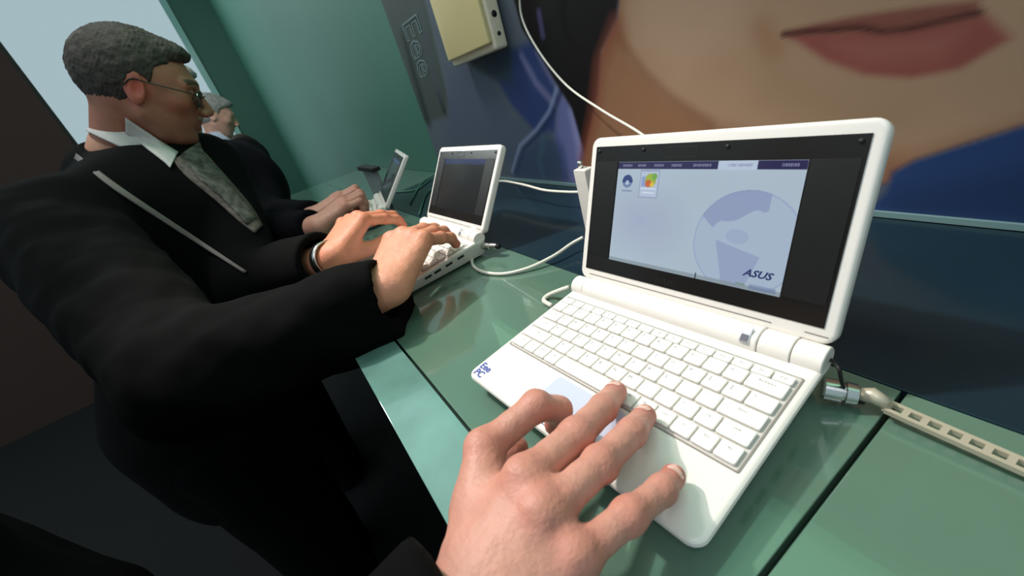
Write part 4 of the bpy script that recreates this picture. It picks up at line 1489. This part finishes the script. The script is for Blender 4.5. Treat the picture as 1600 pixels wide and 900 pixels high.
    tag(root, 'man with grey brown hair, glasses, black jacket and watch typing on the middle netbook', 'person')


man_glasses()


# ---------- man at the farthest netbook, mostly hidden
def far_man():
    global PALM_UP
    Fd, U, r = cam_frame(265, 150, 14, 5)
    Hc = at(262, 148, 1.36)
    hf, A, C = head_sdf(Hc, Fd, U)
    nk = at(285, 215, 1.42); chest = at(380, 300, 1.5); hip = np.array([-1.32, -0.24, -0.22])
    RS = at(350, 268, 1.40); RE = at(395, 372, 1.14); RW = np.array([-0.745, 0.05, 0.055])
    LS = at(385, 250, 1.60); LE = at(420, 338, 1.34); LW = np.array([-0.87, 0.07, 0.057])
    print('B', np.linalg.norm(RS - RE), np.linalg.norm(RE - RW), np.linalg.norm(LS - LE), np.linalg.norm(LE - LW), nk, RS, RE, RW, LE, LW)
    ms = []
    for W0, E0, tips, right in ((RW, RE, [(-0.775, 0.150, 0.042), (-0.755, 0.165, 0.042), (-0.730, 0.162, 0.042), (-0.705, 0.145, 0.042)], True),
                                (LW, LE, [(-0.830, 0.185, 0.042), (-0.855, 0.200, 0.042), (-0.880, 0.200, 0.042), (-0.905, 0.185, 0.042)], False)):
        Ks, ch, th = ik_hand(W0, tips, right, zK=0.082)
        fo = W0 + (E0 - W0) * 0.3
        f = hand_sdf(W0, fo, Ks, ch, th, rw=0.027, rf=0.0092, rK=0.013)
        lo, hi = bounds([fo, W0] + Ks + [q for c in ch for q in c] + th, 0.035)
        m = mesh_sdf('h', f, lo, hi, 0.0025); vcol(m, nails_color(m, Ks, ch, th, base=(196, 140, 122), red=(188, 84, 74))); ms.append(m)
    ndir = nk - Hc

    def low(p):
        d = hf(p)
        d = smin(d, cap(p, Hc - A[0] * 0.03 - A[2] * 0.03, nk, 0.056, 0.06), 0.02)
        d = smin(d, cap(p, chest, hip, 0.11, 0.12), 0.06)
        d = smin(d, cap(p, LS, RS, 0.05), 0.06)
        for a, b, c in ((RS, RE, RW + (RE - RW) * 0.3), (LS, LE, LW + (LE - LW) * 0.3)):
            d = smin(d, smin(cap(p, a, b, 0.042, 0.034), cap(p, b, c, 0.034, 0.027), 0.02), 0.02)
        for sx in (-1, 1):
            d = smin(d, cap(p, hip + WS * sx * 0.08, (hip[0] + sx * 0.1, hip[1], -0.94), 0.085, 0.045), 0.05)
        return d
    m4 = mesh_sdf('b4', low, (-1.75, -0.65, -1.0), (-0.65, 0.35, 0.62), 0.007)
    vcol(m4, np.tile(np.array(lin((196, 140, 116))), (len(m4.vertices), 1)))
    root = person_root('person', hip)
    add_mesh('body', join_meshes('body', ms + [m4]), SKIN, root)
    lo, hi = bounds([C], 0.16)
    add_mesh('hair', mesh_sdf('hair', hair_sdf(C, A, hf, 0.008), lo, hi, 0.0045), mat('light_grey_hair', (150, 146, 142), 0.8, noise=.3, nscale=60), root)
    axR = (RW - RE) / np.linalg.norm(RW - RE); axL = (LW - LE) / np.linalg.norm(LW - LE)

    def jf(p):
        d = cap(p, chest, hip, 0.14, 0.16)
        d = smin(d, cap(p, RS, LS, 0.075), 0.08)
        d = smin(d, cap(p, nk + ndir * 0.5, chest, 0.08, 0.13), 0.07)
        for S_, E_, W_, ax in ((RS, RE, RW, axR), (LS, LE, LW, axL)):
            a = jacket_arm(p, S_, E_, W_ + ax * 0.02, 0.078, 0.06, 0.042)
            a = smax(a, cutplane(p, W_ - ax * 0.02, ax), 0.003)
            d = smin(d, a, 0.03)
        d = smax(d, -cap(p, nk - ndir * 0.2, Hc, 0.068), 0.008)
        return d + 0.003 * wob(p, 34)
    mj = mesh_sdf('jacket', jf, (-1.8, -0.7, -0.5), (-0.6, 0.4, 0.6), 0.008)
    bvh = BVHTree.FromPolygons([tuple(v.co) for v in mj.vertices], [tuple(p.vertices) for p in mj.polygons])
    add_mesh('jacket', mj, JACKET2, root)

    def tf(p):
        d = None
        for sx in (-1, 1):
            c = cap(p, hip + WS * sx * 0.08, (hip[0] + sx * 0.1, hip[1], -0.99), 0.13, 0.075)
            d = c if d is None else smin(d, c, 0.04)
        return d
    add_mesh('trousers', mesh_sdf('trousers', tf, (hip[0] - .3, hip[1] - .25, -1.0), (hip[0] + .3, hip[1] + .25, -0.05), 0.015), JACKET2, root)
    tag(root, 'person in dark suit hidden behind the man with glasses, both hands on the farthest netbook', 'person')


far_man()


# ---------- third visitor behind, only a sliver shows
def back_person(px, py, depth, yaw, hairm, skin, clothm, label, collar=False):
    Fd, U, r = cam_frame(px, py, 14, yaw)
    Hc = at(px, py, depth)
    hf, A, C = head_sdf(Hc, Fd, U)
    nk = Hc + np.array([-0.02, -0.05, -0.14]); hip = np.array([nk[0] - 0.02, nk[1] - 0.08, -0.12]); chest = nk + np.array([0, -0.04, -0.2])
    RS = chest + np.array([0.16, -0.08, 0.09]); LS = chest + np.array([-0.16, 0.06, 0.09])

    def low(p):
        d = smin(hf(p), cap(p, Hc - A[0] * 0.03, nk, 0.055), 0.02)
        d = smin(d, cap(p, chest, hip, 0.11, 0.12), 0.06); d = smin(d, cap(p, LS, RS, 0.05), 0.06)
        for S_ in (RS, LS):
            d = smin(d, cap(p, S_, S_ + np.array([0.05, 0.03, -0.28]), 0.045, 0.036), 0.02)
            d = smin(d, cap(p, S_ + np.array([0.05, 0.03, -0.28]), S_ + np.array([0.16, 0.16, -0.40]), 0.036, 0.03), 0.02)
        for sx in (-1, 1):
            d = smin(d, cap(p, hip + WS * sx * 0.08, (hip[0] + sx * 0.1, hip[1], -0.94), 0.085, 0.045), 0.05)
        return d
    me = mesh_sdf('body', low, (hip[0] - .45, hip[1] - .4, -1.0), (hip[0] + .5, hip[1] + .5, Hc[2] + .15), 0.009)
    vcol(me, np.tile(np.array(lin(skin)), (len(me.vertices), 1)))
    root = person_root('person', hip)
    add_mesh('body', me, SKIN, root)
    lo, hi = bounds([C], 0.16)
    add_mesh('hair', mesh_sdf('hair', hair_sdf(C, A, hf, 0.012), lo, hi, 0.005), hairm, root)

    def jf(p):
        d = smin(cap(p, chest, hip, 0.14, 0.16), cap(p, LS, RS, 0.075), 0.08)
        for S_ in (RS, LS):
            d = smin(d, jacket_arm(p, S_, S_ + np.array([0.05, 0.03, -0.28]), S_ + np.array([0.14, 0.14, -0.38]), 0.07, 0.055, 0.045), 0.03)
        return smax(d, -cap(p, nk, Hc, 0.066), 0.01) + 0.003 * wob(p, 34)
    add_mesh('jacket', mesh_sdf('jacket', jf, (hip[0] - .45, hip[1] - .4, -0.42), (hip[0] + .5, hip[1] + .5, nk[2] + .1), 0.01), clothm, root)

    def tf(p):
        d = None
        for sx in (-1, 1):
            c = cap(p, hip + WS * sx * 0.08, (hip[0] + sx * 0.1, hip[1], -0.99), 0.13, 0.075)
            d = c if d is None else smin(d, c, 0.04)
        return d
    add_mesh('trousers', mesh_sdf('trousers', tf, (hip[0] - .3, hip[1] - .25, -1.0), (hip[0] + .3, hip[1] + .25, -0.05), 0.015), JACKET2, root)
    if collar:
        Ac = np.array([A[0] * .87 - A[2] * .5, A[1], A[2] * .87 + A[0] * .5]); Cc = nk + A[0] * 0.02 + A[2] * .03

        def colf(p):
            q = (p - Cc.astype(np.float32)) @ Ac.T.astype(np.float32)
            return smax(np.abs(np.hypot(q[:, 0] / 1.1, q[:, 1]) + .3 * q[:, 2] - 0.075) - 0.004, np.abs(q[:, 2]) - 0.02, 0.002)
        lo, hi = bounds([Cc], 0.11)
        add_mesh('collar', mesh_sdf('collar', colf, lo, hi, 0.004), mat('pale_blue_collar', (190, 196, 214), 0.8), root)
    tag(root, label, 'person')


back_person(337, 181, 2.35, 5, mat('light_grey_hair', (150, 146, 142), 0.8, noise=.3, nscale=60), (222, 168, 148), mat('navy_cloth', (14, 18, 44), 0.9), 'grey haired person with a light collar seen past the nose of the glasses wearer', True)
back_person(384, 236, 3.1, -25, mat('dark_brown_hair', (48, 32, 26), 0.8, noise=.3, nscale=60), (130, 84, 68), mat('dark_brown_cloth', (26, 18, 16), 0.9), 'person in dark brown farthest back in the row of visitors, mostly hidden')
